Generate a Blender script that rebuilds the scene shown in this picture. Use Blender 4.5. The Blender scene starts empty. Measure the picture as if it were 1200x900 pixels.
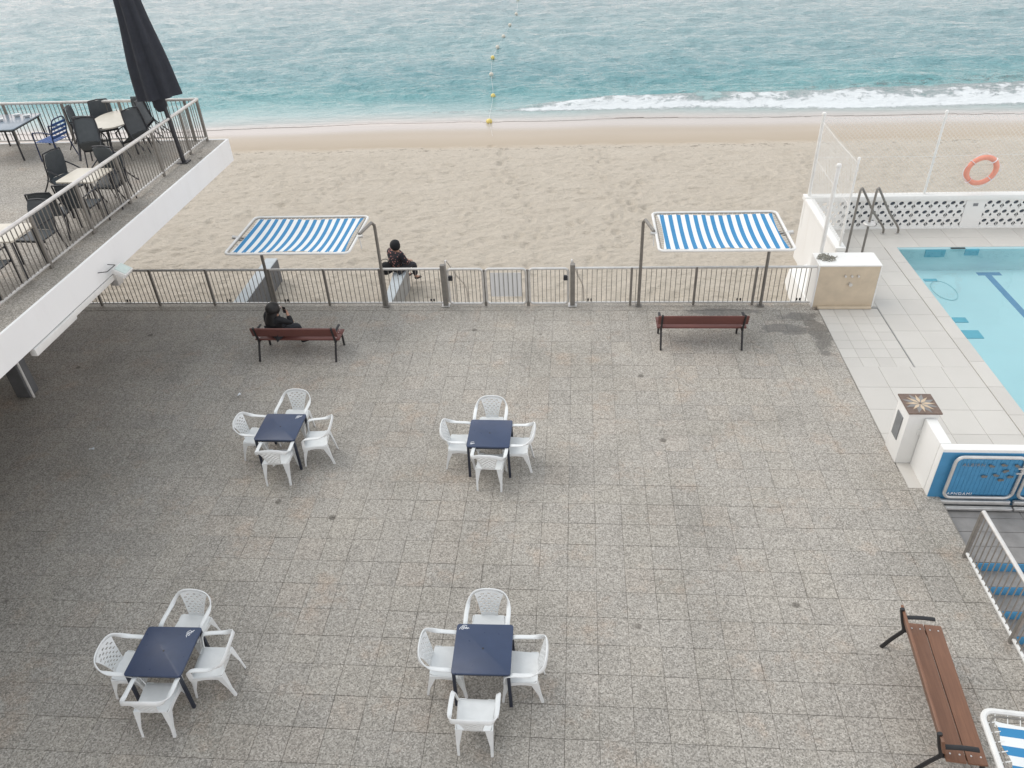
import bpy, bmesh, math, random
import numpy as np
from mathutils import Vector, Matrix
from mathutils.geometry import delaunay_2d_cdt

random.seed(7)
rng = np.random.default_rng(11)
PI = math.pi
rad = math.radians
scene = bpy.context.scene
COL = scene.collection

# ------------------------------------------------------------------ camera
PITCH, YAW, ROLL, CAM_H = rad(35.26), rad(5.85), rad(-2.99), 9.0
fwd = Vector((-math.sin(YAW) * math.cos(PITCH), math.cos(YAW) * math.cos(PITCH), -math.sin(PITCH)))
rt = Vector((math.cos(YAW), math.sin(YAW), 0))
up = rt.cross(fwd)
rt2 = math.cos(ROLL) * rt + math.sin(ROLL) * up
up2 = -math.sin(ROLL) * rt + math.cos(ROLL) * up
cam_data = bpy.data.cameras.new('camera')
cam_data.sensor_width = 36.0
cam_data.lens = 901 / 1200 * 36
cam_data.clip_end = 6000
cam_data.clip_start = 0.05
cam = bpy.data.objects.new('camera', cam_data)
COL.objects.link(cam)
cam.matrix_world = Matrix(((rt2.x, up2.x, -fwd.x, 0), (rt2.y, up2.y, -fwd.y, 0), (rt2.z, up2.z, -fwd.z, CAM_H), (0, 0, 0, 1)))
scene.camera = cam

# ------------------------------------------------------------------ world, sun, exposure
SUN_EL, SUN_AZ = rad(50), rad(-72)      # azimuth from +Y (sea) clockwise towards +X
world = bpy.data.worlds.new('World')
scene.world = world
world.use_nodes = True
wn, wl = world.node_tree.nodes, world.node_tree.links
wn.clear()
sky = wn.new('ShaderNodeTexSky')
sky.sky_type = 'NISHITA'
sky.sun_disc = False
sky.sun_elevation = SUN_EL
sky.sun_rotation = SUN_AZ
sky.air_density = 1.0
sky.dust_density = 3.0
sky.ozone_density = 1.0
# thin even cloud cover: the clear sky is blended with a pale veil, a little pinker low down
tcw = wn.new('ShaderNodeTexCoord')
sep = wn.new('ShaderNodeSeparateXYZ')
wl.new(tcw.outputs['Generated'], sep.inputs[0])
veil = wn.new('ShaderNodeValToRGB')
veil.color_ramp.elements[0].position = 0.0
veil.color_ramp.elements[0].color = (1.75, 1.55, 1.48, 1)
veil.color_ramp.elements[1].position = 0.55
veil.color_ramp.elements[1].color = (0.88, 0.94, 0.98, 1)
wl.new(sep.outputs['Z'], veil.inputs[0])
vs = wn.new('ShaderNodeVectorMath'); vs.operation = 'SCALE'; vs.inputs['Scale'].default_value = 8.5
wl.new(veil.outputs[0], vs.inputs[0])
wmix = wn.new('ShaderNodeMix'); wmix.data_type = 'RGBA'
wmix.inputs['Factor'].default_value = 0.80
wl.new(sky.outputs[0], wmix.inputs['A'])
wl.new(vs.outputs[0], wmix.inputs['B'])
bg = wn.new('ShaderNodeBackground')
bg.inputs['Strength'].default_value = 0.095
wl.new(wmix.outputs['Result'], bg.inputs['Color'])
wo = wn.new('ShaderNodeOutputWorld')
wl.new(bg.outputs[0], wo.inputs['Surface'])

sun_data = bpy.data.lights.new('sun', 'SUN')
sun_data.energy = 1.15
sun_data.angle = rad(50)
sun_data.color = (1.0, 0.95, 0.89)
sun = bpy.data.objects.new('sun', sun_data)
COL.objects.link(sun)
sd = Vector((math.sin(SUN_AZ) * math.cos(SUN_EL), math.cos(SUN_AZ) * math.cos(SUN_EL), math.sin(SUN_EL)))
sun.rotation_euler = sd.to_track_quat('Z', 'Y').to_euler()
sun.location = sd * 60

scene.view_settings.view_transform = 'Standard'
scene.view_settings.look = 'None'
scene.view_settings.exposure = 0.52
scene.view_settings.gamma = 1.0
scene.view_settings.use_curve_mapping = False
scene.render.engine = 'CYCLES'
scene.cycles.max_bounces = 8
scene.cycles.transparent_max_bounces = 16
scene.cycles.use_denoising = True

# ------------------------------------------------------------------ materials
def new_mat(name):
    m = bpy.data.materials.new(name)
    m.use_nodes = True
    nt = m.node_tree
    b = nt.nodes['Principled BSDF']
    return m, nt.nodes, nt.links, b

def ramp(n, stops, interp='LINEAR'):
    r = n.new('ShaderNodeValToRGB')
    cr = r.color_ramp
    cr.interpolation = interp
    while len(cr.elements) < len(stops):
        cr.elements.new(0.5)
    for e, (p, c) in zip(cr.elements, stops):
        e.position = p
        e.color = (c[0], c[1], c[2], 1) if not isinstance(c, (int, float)) else (c, c, c, 1)
    return r

def mixc(n, l, fac, a, b, mode='MIX'):
    x = n.new('ShaderNodeMix'); x.data_type = 'RGBA'; x.blend_type = mode
    for sock, val in (('Factor', fac), ('A', a), ('B', b)):
        if isinstance(val, (int, float)):
            x.inputs[sock].default_value = val
        elif isinstance(val, tuple):
            x.inputs[sock].default_value = (val[0], val[1], val[2], 1)
        else:
            l.new(val, x.inputs[sock])
    return x.outputs['Result']

def noise(n, l, vec, scale, detail=3, rough=0.55, sc=None):
    t = n.new('ShaderNodeTexNoise')
    t.inputs['Scale'].default_value = scale
    t.inputs['Detail'].default_value = detail
    t.inputs['Roughness'].default_value = rough
    if sc is not None:
        mp = n.new('ShaderNodeMapping'); mp.inputs['Scale'].default_value = sc
        l.new(vec, mp.inputs['Vector']); vec = mp.outputs[0]
    l.new(vec, t.inputs['Vector'])
    return t.outputs['Fac']

def math_n(n, l, op, a, b=None, clamp=False):
    x = n.new('ShaderNodeMath'); x.operation = op; x.use_clamp = clamp
    for i, v in enumerate((a, b)):
        if v is None: continue
        if isinstance(v, (int, float)): x.inputs[i].default_value = v
        else: l.new(v, x.inputs[i])
    return x.outputs[0]

def bump(n, l, h, strength, dist, b):
    x = n.new('ShaderNodeBump'); x.inputs['Strength'].default_value = strength; x.inputs['Distance'].default_value = dist
    l.new(h, x.inputs['Height']); l.new(x.outputs[0], b.inputs['Normal'])

def wpos(n):
    return n.new('ShaderNodeNewGeometry').outputs['Position']

def pmat(name, col, rough=0.5, metal=0.0, var=0.12, scale=6.0, bmp=0.0, bscale=40.0, spec=None):
    """plain procedural material: base colour with uneven wear, uneven roughness and fine relief"""
    m, n, l, b = new_mat(name)
    p = wpos(n)
    f = noise(n, l, p, scale, 4, 0.6)
    r = ramp(n, [(0.25, tuple(c * (1 - var) for c in col)), (0.75, tuple(min(1, c * (1 + var * 0.6)) for c in col))])
    l.new(f, r.inputs[0])
    l.new(r.outputs[0], b.inputs['Base Color'])
    rr = n.new('ShaderNodeMapRange')
    rr.inputs['To Min'].default_value = max(0.02, rough - 0.1); rr.inputs['To Max'].default_value = min(1, rough + 0.1)
    l.new(noise(n, l, p, scale * 3.1, 2), rr.inputs['Value'])
    l.new(rr.outputs[0], b.inputs['Roughness'])
    b.inputs['Metallic'].default_value = metal
    if spec is not None: b.inputs['Specular IOR Level'].default_value = spec
    if bmp > 0:
        bump(n, l, noise(n, l, p, bscale, 3), bmp, 0.01, b)
    return m

M = {}
M['steel'] = pmat('steel', (0.66, 0.65, 0.63), 0.42, 0.6, 0.15, 9)
M['steel_dull'] = pmat('steel_dull', (0.235, 0.222, 0.203), 0.5, 0.4, 0.2, 9)
M['white_paint'] = pmat('white_paint', (0.86, 0.87, 0.87), 0.6, 0, 0.06, 1.3, 0.06, 30)
M['white_wall'] = None
def streaked(name, col, dirt, amt):
    m, n, l, b = new_mat(name)
    p = wpos(n)
    f = noise(n, l, p, 1.5, 5, 0.6)
    c = mixc(n, l, f, tuple(x * 0.93 for x in col), col)
    st = noise(n, l, p, 1.0, 6, 0.75, (3.0, 3.0, 0.5))
    k = n.new('ShaderNodeMapRange'); k.inputs['From Min'].default_value = 0.52; k.inputs['From Max'].default_value = 0.78; k.inputs['To Max'].default_value = amt
    l.new(st, k.inputs['Value'])
    c = mixc(n, l, k.outputs[0], c, dirt)
    sp = noise(n, l, p, 9.0, 4, 0.75)
    k2 = n.new('ShaderNodeMapRange'); k2.inputs['From Min'].default_value = 0.68; k2.inputs['From Max'].default_value = 0.76; k2.inputs['To Max'].default_value = amt * 0.7
    l.new(sp, k2.inputs['Value'])
    c = mixc(n, l, k2.outputs[0], c, tuple(x * 0.8 for x in dirt))
    l.new(c, b.inputs['Base Color']); b.inputs['Roughness'].default_value = 0.75
    bump(n, l, noise(n, l, p, 45, 4), 0.2, 0.006, b)
    return m
M['white_wall'] = streaked('white_render', (0.80, 0.80, 0.78), (0.55, 0.51, 0.44), 0.26)
M['white_paint'] = streaked('fascia_paint', (0.84, 0.85, 0.85), (0.60, 0.59, 0.56), 0.2)
M['white_tube'] = pmat('white_tube', (0.74, 0.74, 0.72), 0.4, 0, 0.1, 5)
M['plastic'] = pmat('white_plastic', (0.76, 0.78, 0.78), 0.38, 0, 0.10, 5)
M['navy'] = pmat('navy_laminate', (0.034, 0.054, 0.112), 0.32, 0, 0.12, 5)
M['navy_metal'] = pmat('navy_metal', (0.018, 0.024, 0.042), 0.4, 0, 0.15, 9)
M['black_iron'] = pmat('black_iron', (0.018, 0.018, 0.020), 0.45, 0, 0.3, 20, 0.1, 80)
M['dark_frame'] = pmat('dark_frame', (0.028, 0.030, 0.036), 0.4, 0.2, 0.2, 12)
M['blue_frame'] = pmat('blue_frame', (0.012, 0.028, 0.085), 0.4, 0, 0.2, 12)
M['blue_slat'] = pmat('blue_slat', (0.05, 0.12, 0.33), 0.45, 0, 0.2, 12)
M['cream_top'] = pmat('cream_top', (0.62, 0.58, 0.50), 0.45, 0, 0.08, 5)
M['slate_top'] = pmat('slate_top', (0.22, 0.27, 0.32), 0.22, 0, 0.1, 5)
M['concrete'] = pmat('concrete', (0.33, 0.33, 0.32), 0.85, 0, 0.2, 3, 0.4, 40)
M['concrete_dark'] = pmat('concrete_dark', (0.15, 0.155, 0.16), 0.85, 0, 0.3, 2.2, 0.5, 30)
M['pale_concrete'] = pmat('pale_concrete', (0.50, 0.54, 0.56), 0.8, 0, 0.12, 3, 0.3, 40)
M['joint'] = pmat('joint_mortar', (0.285, 0.264, 0.236), 0.9, 0, 0.8, 0.9)
M['beige'] = pmat('beige_stone', (0.58, 0.49, 0.37), 0.5, 0, 0.12, 4, 0.05, 20)
M['deck_joint'] = pmat('deck_joint', (0.46, 0.44, 0.41), 0.9, 0, 0.3, 4)
M['pool_tile'] = pmat('pool_tile', (0.63, 0.82, 0.845), 0.35, 0, 0.05, 0.6)
M['pool_mark'] = pmat('pool_mark', (0.13, 0.30, 0.50), 0.4, 0, 0.1, 3)
M['pool_light'] = pmat('pool_blue', (0.16, 0.50, 0.62), 0.4, 0, 0.1, 3)
M['pool_ring'] = pmat('pool_ring', (0.47, 0.71, 0.75), 0.4, 0, 0.1, 3)
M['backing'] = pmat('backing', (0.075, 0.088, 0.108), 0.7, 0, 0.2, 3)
M['orange'] = pmat('orange_buoy', (0.80, 0.32, 0.23), 0.5, 0, 0.1, 8)
M['umbrella'] = pmat('umbrella_cloth', (0.020, 0.024, 0.034), 0.8, 0, 0.25, 7, 0.2, 60)
M['blue_paint'] = pmat('blue_paint', (0.058, 0.25, 0.455), 0.5, 0, 0.12, 5)
M['step_stone'] = pmat('step_stone', (0.25, 0.24, 0.232), 0.7, 0, 0.25, 4, 0.2, 50)
M['brown_tile'] = pmat('brown_tile', (0.16, 0.11, 0.085), 0.5, 0, 0.35, 14)
M['star'] = pmat('star_stone', (0.55, 0.43, 0.30), 0.5, 0, 0.15, 10)
M['grey_grille'] = pmat('grey_grille', (0.23, 0.24, 0.25), 0.5, 0.2, 0.15, 10)
M['skin'] = pmat('skin', (0.42, 0.24, 0.17), 0.55, 0, 0.08, 10)
M['black_cloth'] = pmat('black_cloth', (0.010, 0.011, 0.014), 0.85, 0, 0.3, 12, 0.3, 60)
M['hair'] = pmat('hair', (0.009, 0.008, 0.008), 0.55, 0, 0.3, 30, 0.5, 90)
M['print_white'] = pmat('print_white', (0.75, 0.77, 0.8), 0.5, 0, 0.1, 20)
M['fish'] = pmat('fish_relief', (0.17, 0.17, 0.16), 0.6, 0, 0.4, 30)
M['yellow'] = pmat('yellow_float', (0.72, 0.58, 0.18), 0.5, 0, 0.2, 3)
M['glassy'] = pmat('floodlight_glass', (0.52, 0.60, 0.57), 0.15, 0, 0.08, 12)
M['trouser'] = pmat('trousers', (0.03, 0.032, 0.04), 0.85, 0, 0.25, 12, 0.3, 60)
M['soil'] = pmat('grey_cord', (0.30, 0.29, 0.25), 0.9, 0, 0.5, 30, 0.8, 60)

# woven dark synthetic wicker
m, n, l, b = new_mat('wicker'); M['wicker'] = m
p = wpos(n)
br = n.new('ShaderNodeTexChecker'); br.inputs['Scale'].default_value = 60
l.new(p, br.inputs['Vector'])
l.new(mixc(n, l, noise(n, l, p, 9), (0.042, 0.052, 0.060), (0.085, 0.098, 0.108)), b.inputs['Base Color'])
b.inputs['Roughness'].default_value = 0.5
bump(n, l, br.outputs['Fac'], 0.4, 0.004, b)

# wood of the benches: grain along the plank's own length (x)
def wood(name, c1, c2):
    m, n, l, b = new_mat(name)
    tc = n.new('ShaderNodeTexCoord')
    oi = n.new('ShaderNodeObjectInfo')
    add = n.new('ShaderNodeVectorMath'); add.operation = 'ADD'
    l.new(tc.outputs['Object'], add.inputs[0])
    cx = n.new('ShaderNodeCombineXYZ'); l.new(math_n(n, l, 'MULTIPLY', oi.outputs['Random'], 40.0), cx.inputs[0]); l.new(cx.outputs[0], add.inputs[1])
    f = noise(n, l, add.outputs[0], 7, 6, 0.65, (0.35, 7.0, 7.0))
    r = ramp(n, [(0.3, c1), (0.62, c2), (0.8, tuple(x * 1.25 for x in c2))])
    l.new(f, r.inputs[0])
    w = mixc(n, l, noise(n, l, add.outputs[0], 2.3, 3), r.outputs[0], (c2[0] * 0.62, c2[1] * 0.62, c2[2] * 0.66))
    l.new(w, b.inputs['Base Color'])
    b.inputs['Roughness'].default_value = 0.45
    bump(n, l, f, 0.15, 0.004, b)
    return m
M['wood'] = wood('bench_wood', (0.17, 0.075, 0.042), (0.27, 0.13, 0.072))
M['wood_dark'] = wood('bench_wood_red', (0.125, 0.043, 0.038), (0.175, 0.062, 0.050))

# awning cloth: woven blue and white stripes across the cloth's own x
m, n, l, b = new_mat('striped_cloth'); M['stripe'] = m
tc = n.new('ShaderNodeTexCoord'); sx = n.new('ShaderNodeSeparateXYZ'); l.new(tc.outputs['Object'], sx.inputs[0])
fr = math_n(n, l, 'FRACT', math_n(n, l, 'DIVIDE', math_n(n, l, 'ADD', sx.outputs[0], 10.03), 0.1805))
st = math_n(n, l, 'GREATER_THAN', fr, 0.49)
dirt = noise(n, l, tc.outputs['Object'], 3, 4)
cw = mixc(n, l, dirt, (0.66, 0.68, 0.68), (0.82, 0.83, 0.82))
cb = mixc(n, l, dirt, (0.030, 0.190, 0.40), (0.042, 0.245, 0.47))
l.new(mixc(n, l, st, cb, cw), b.inputs['Base Color']); b.inputs['Roughness'].default_value = 0.8
bump(n, l, noise(n, l, tc.outputs['Object'], 120, 2), 0.15, 0.003, b)

# flowered jacket print
m, n, l, b = new_mat('flowered_cloth'); M['flower'] = m
tc = n.new('ShaderNodeTexCoord'); v = n.new('ShaderNodeTexVoronoi'); v.inputs['Scale'].default_value = 17
l.new(tc.outputs['Object'], v.inputs['Vector'])
r = ramp(n, [(0.0, (0.50, 0.17, 0.17)), (0.22, (0.42, 0.20, 0.17)), (0.36, (0.02, 0.018, 0.025)), (1.0, (0.012, 0.012, 0.018))])
l.new(v.outputs['Distance'], r.inputs[0]); l.new(r.outputs[0], b.inputs['Base Color']); b.inputs['Roughness'].default_value = 0.85

# washed-aggregate paving
TX, TY = 0.428, 0.455
TX0, TY0 = -0.11, 15.64
def paving(name, gain=1.0):
    m, n, l, b = new_mat(name)
    p = wpos(n)
    vo = n.new('ShaderNodeTexVoronoi'); vo.inputs['Scale'].default_value = 62
    l.new(p, vo.inputs['Vector'])
    sp = n.new('ShaderNodeSeparateColor'); l.new(vo.outputs['Color'], sp.inputs[0])
    r = ramp(n, [(0.0, (0.15, 0.139, 0.124)), (0.16, (0.22, 0.205, 0.184)), (0.5, (0.385, 0.357, 0.318)), (0.8, (0.475, 0.445, 0.40)), (1.0, (0.65, 0.615, 0.565))])
    l.new(sp.outputs[0], r.inputs[0])
    fine = noise(n, l, p, 38, 4, 0.8)
    c = mixc(n, l, 0.30, r.outputs[0], mixc(n, l, fine, (0.28, 0.26, 0.23), (0.50, 0.468, 0.42)))
    # each slab its own batch tint
    mp = n.new('ShaderNodeMapping'); mp.vector_type = 'POINT'
    mp.inputs['Location'].default_value = (-TX0 / TX, -TY0 / TY, 0); mp.inputs['Scale'].default_value = (1 / TX, 1 / TY, 0)
    l.new(p, mp.inputs['Vector'])
    fl = n.new('ShaderNodeVectorMath'); fl.operation = 'FLOOR'; l.new(mp.outputs[0], fl.inputs[0])
    wnz = n.new('ShaderNodeTexWhiteNoise'); wnz.noise_dimensions = '2D'; l.new(fl.outputs[0], wnz.inputs['Vector'])
    tint = ramp(n, [(0.0, (0.93, 0.93, 0.93)), (0.25, (0.985, 0.985, 0.985)), (0.8, (1.0, 0.995, 0.98)), (0.9, (1.015, 0.99, 0.97)), (1.0, (1.04, 1.04, 1.04))])
    l.new(wnz.outputs['Value'], tint.inputs[0])
    c = mixc(n, l, 1.0, c, tint.outputs[0], 'MULTIPLY')
    # rusty and greenish weathering in patches, soot, old spills
    rust = ramp(n, [(0.55, (1, 1, 1)), (0.70, (1.07, 0.98, 0.92))]); l.new(noise(n, l, p, 1.15, 5, 0.7), rust.inputs[0])
    c = mixc(n, l, 1.0, c, rust.outputs[0], 'MULTIPLY')
    dirt = ramp(n, [(0.30, (0.80, 0.80, 0.79)), (0.52, (1, 1, 1)), (0.75, (1.08, 1.07, 1.05))]); l.new(noise(n, l, p, 0.42, 6, 0.62), dirt.inputs[0])
    c = mixc(n, l, 1.0, c, dirt.outputs[0], 'MULTIPLY')
    spot = ramp(n, [(0.0, (0.45, 0.44, 0.43)), (0.045, (0.55, 0.54, 0.53)), (0.06, (1, 1, 1))]);
    v2 = n.new('ShaderNodeTexVoronoi'); v2.inputs['Scale'].default_value = 0.85; l.new(p, v2.inputs['Vector']); l.new(v2.outputs['Distance'], spot.inputs[0])
    c = mixc(n, l, 1.0, c, spot.outputs[0], 'MULTIPLY')
    # damp stains beside the shower block and under the fence (their own outline)
    wet = None
    wob = noise(n, l, p, 2.4, 5, 0.65)
    for cx, cy, rx, ry in ((4.55, 14.82, 0.52, 0.24), (5.22, 14.75, 0.22, 0.85), (3.35, 15.55, 0.75, 0.16), (5.0, 15.35, 0.45, 0.2)):
        mm = n.new('ShaderNodeMapping'); mm.inputs['Location'].default_value = (-cx / rx, -cy / ry, 0); mm.inputs['Scale'].default_value = (1 / rx, 1 / ry, 0)
        l.new(p, mm.inputs['Vector'])
        ln = n.new('ShaderNodeVectorMath'); ln.operation = 'LENGTH'; l.new(mm.outputs[0], ln.inputs[0])
        d = math_n(n, l, 'ADD', ln.outputs['Value'], math_n(n, l, 'MULTIPLY', math_n(n, l, 'SUBTRACT', wob, 0.5), 2.2))
        k = n.new('ShaderNodeMapRange'); k.inputs['From Min'].default_value = 1.05; k.inputs['From Max'].default_value = 0.85
        l.new(d, k.inputs['Value'])
        wet = k.outputs[0] if wet is None else math_n(n, l, 'MAXIMUM', wet, k.outputs[0])
    c = mixc(n, l, math_n(n, l, 'MULTIPLY', wet, 0.55), c, (0.085, 0.08, 0.075))
    if gain != 1.0:
        c = mixc(n, l, 1.0, c, (gain, gain, gain), 'MULTIPLY')
    l.new(c, b.inputs['Base Color'])
    rr = n.new('ShaderNodeMapRange'); rr.inputs['To Min'].default_value = 0.72; rr.inputs['To Max'].default_value = 0.35
    l.new(wet, rr.inputs['Value']); l.new(rr.outputs[0], b.inputs['Roughness'])
    b.inputs['Specular IOR Level'].default_value = 0.35
    bump(n, l, vo.outputs['Distance'], 0.25, 0.004, b)
    return m
M['paving'] = paving('washed_aggregate', 0.95)
M['paving_up'] = paving('upper_aggregate', 0.85)

# pool deck slabs
m, n, l, b = new_mat('deck_slab'); M['deck'] = m
p = wpos(n); oi = n.new('ShaderNodeObjectInfo')
c = mixc(n, l, noise(n, l, p, 1.3, 6, 0.65), (0.45, 0.43, 0.395), (0.60, 0.575, 0.54))
c = mixc(n, l, 0.5, c, mixc(n, l, oi.outputs['Random'], (0.54, 0.52, 0.485), (0.62, 0.60, 0.56)))
c = mixc(n, l, 1.0, c, mixc(n, l, noise(n, l, p, 90, 2), (0.9, 0.9, 0.9), (1.05, 1.05, 1.05)), 'MULTIPLY')
l.new(c, b.inputs['Base Color']); b.inputs['Roughness'].default_value = 0.7
bump(n, l, noise(n, l, p, 70, 2), 0.15, 0.004, b)

# sand
m, n, l, b = new_mat('sand'); M['sand'] = m
p = wpos(n)
wet = n.new('ShaderNodeAttribute'); wet.attribute_name = 'wet'
dry = mixc(n, l, noise(n, l, p, 1.1, 6, 0.65, (0.5, 1.0, 1.0)), (0.505, 0.448, 0.370), (0.63, 0.572, 0.492))
dry = mixc(n, l, 1.0, dry, mixc(n, l, noise(n, l, p, 16, 5, 0.8, (0.6, 1, 1)), (0.80, 0.785, 0.77), (1.16, 1.16, 1.16)), 'MULTIPLY')
damp = mixc(n, l, noise(n, l, p, 0.5, 4, 0.6, (0.35, 1.0, 1.0)), (0.375, 0.31, 0.235), (0.44, 0.372, 0.292))
wob = math_n(n, l, 'MULTIPLY', math_n(n, l, 'SUBTRACT', noise(n, l, p, 0.9, 5, 0.65, (0.5, 1, 1)), 0.5), 0.35)
wf = n.new('ShaderNodeMapRange'); wf.inputs['From Min'].default_value = 0.42; wf.inputs['From Max'].default_value = 0.56
l.new(math_n(n, l, 'ADD', wet.outputs['Fac'], wob), wf.inputs['Value'])
c = mixc(n, l, wf.outputs[0], dry, damp)
# seaweed crumbs along the drift line
dl = math_n(n, l, 'SUBTRACT', 1.0, math_n(n, l, 'MULTIPLY', math_n(n, l, 'ABSOLUTE', math_n(n, l, 'SUBTRACT', math_n(n, l, 'ADD', wet.outputs['Fac'], math_n(n, l, 'MULTIPLY', wob, 0.5)), 0.40)), 7.0))
crumb = math_n(n, l, 'GREATER_THAN', math_n(n, l, 'ADD', noise(n, l, p, 5.5, 3, 0.7, (0.6, 1, 1)), math_n(n, l, 'MULTIPLY', dl, 0.13)), 0.70)
c = mixc(n, l, math_n(n, l, 'MULTIPLY', crumb, 0.6), c, (0.12, 0.095, 0.07))
sh = n.new('ShaderNodeMapRange'); sh.inputs['From Min'].default_value = 0.78; sh.inputs['From Max'].default_value = 0.97
l.new(wet.outputs['Fac'], sh.inputs['Value'])
c = mixc(n, l, sh.outputs[0], c, (0.42, 0.385, 0.355))  # grey tone paints the sky's sheen onto the wettest sand
l.new(c, b.inputs['Base Color'])
rr = n.new('ShaderNodeMapRange'); rr.inputs['From Min'].default_value = 0.45; rr.inputs['From Max'].default_value = 1.0
rr.inputs['To Min'].default_value = 0.9; rr.inputs['To Max'].default_value = 0.22
l.new(wet.outputs['Fac'], rr.inputs['Value']); l.new(rr.outputs[0], b.inputs['Roughness'])
b.inputs['Specular IOR Level'].default_value = 0.3
hb = math_n(n, l, 'MULTIPLY', noise(n, l, p, 6, 5, 0.7, (0.55, 1.0, 1.0)), math_n(n, l, 'SUBTRACT', 1.0, wf.outputs[0]))
bump(n, l, hb, 1.0, 0.16, b)

# sea: teal body, far water paled for sky reflection, under a rippled surface, foam, thin over the sand at its edge
m, n, l, b = new_mat('sea_water'); M['sea'] = m
p = wpos(n)
dep = n.new('ShaderNodeAttribute'); dep.attribute_name = 'depth'
fo = n.new('ShaderNodeAttribute'); fo.attribute_name = 'foam'
body = ramp(n, [(0.0, (0.42, 0.385, 0.355)), (0.05, (0.40, 0.41, 0.39)), (0.12, (0.30, 0.42, 0.42)), (0.24, (0.15, 0.34, 0.355)), (0.5, (0.155, 0.32, 0.345)), (1.0, (0.31, 0.395, 0.41))])
l.new(dep.outputs['Fac'], body.inputs[0])
c = mixc(n, l, 1.0, body.outputs[0], mixc(n, l, noise(n, l, p, 0.13, 5, 0.6, (0.4, 1.0, 1.0)), (0.72, 0.80, 0.84), (1.3, 1.2, 1.16)), 'MULTIPLY')
fn = noise(n, l, p, 2.9, 7, 0.8, (0.8, 1.0, 1.0))
fm = n.new('ShaderNodeMapRange'); fm.inputs['From Min'].default_value = 0.40; fm.inputs['From Max'].default_value = 0.80
l.new(math_n(n, l, 'ADD', fo.outputs['Fac'], math_n(n, l, 'MULTIPLY', math_n(n, l, 'SUBTRACT', fn, 0.5), 1.9)), fm.inputs['Value'])
c = mixc(n, l, fm.outputs[0], c, (0.66, 0.69, 0.70))
l.new(c, b.inputs['Base Color'])
rr = n.new('ShaderNodeMapRange'); rr.inputs['To Min'].default_value = 0.13; rr.inputs['To Max'].default_value = 0.9
l.new(fm.outputs[0], rr.inputs['Value']); l.new(rr.outputs[0], b.inputs['Roughness'])
b.inputs['IOR'].default_value = 1.33
am = n.new('ShaderNodeMapRange'); am.inputs['From Min'].default_value = 0.0; am.inputs['From Max'].default_value = 0.0002
am.inputs['To Min'].default_value = 0.0; am.inputs['To Max'].default_value = 1.0
l.new(dep.outputs['Fac'], am.inputs['Value'])
l.new(math_n(n, l, 'MAXIMUM', am.outputs[0], fm.outputs[0]), b.inputs['Alpha'])
hh = math_n(n, l, 'ADD', noise(n, l, p, 1.3, 5, 0.6, (0.45, 1.0, 1.0)), math_n(n, l, 'MULTIPLY', noise(n, l, p, 5.5, 3, 0.6, (0.5, 1.0, 1.0)), 0.25))
hh = math_n(n, l, 'ADD', hh, math_n(n, l, 'MULTIPLY', fm.outputs[0], 0.25))
calm = n.new('ShaderNodeMapRange'); calm.inputs['From Min'].default_value = 0.05; calm.inputs['From Max'].default_value = 0.3; calm.inputs['To Min'].default_value = 0.12
l.new(dep.outputs['Fac'], calm.inputs['Value'])
bump(n, l, math_n(n, l, 'MULTIPLY', hh, calm.outputs[0]), 1.0, 0.55, b)

# pool water: tinted clear body with the mirror of a water surface
m, n, l, b = new_mat('pool_water'); M['pool_water'] = m
n.remove(b)
out = n['Material Output']
tr = n.new('ShaderNodeBsdfTransparent'); tr.inputs['Color'].default_value = (0.86, 0.96, 0.975, 1)
gl = n.new('ShaderNodeBsdfGlossy'); gl.inputs['Roughness'].default_value = 0.03
fz = n.new('ShaderNodeFresnel'); fz.inputs['IOR'].default_value = 1.33
bb = n.new('ShaderNodeBump'); bb.inputs['Strength'].default_value = 0.45; bb.inputs['Distance'].default_value = 0.03
p = wpos(n)
l.new(noise(n, l, p, 2.2, 3, 0.5), bb.inputs['Height'])
l.new(bb.outputs[0], gl.inputs['Normal']); l.new(bb.outputs[0], fz.inputs['Normal'])
ms = n.new('ShaderNodeMixShader')
l.new(fz.outputs[0], ms.inputs[0]); l.new(tr.outputs[0], ms.inputs[1]); l.new(gl.outputs[0], ms.inputs[2])
l.new(ms.outputs[0], out.inputs['Surface'])

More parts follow.
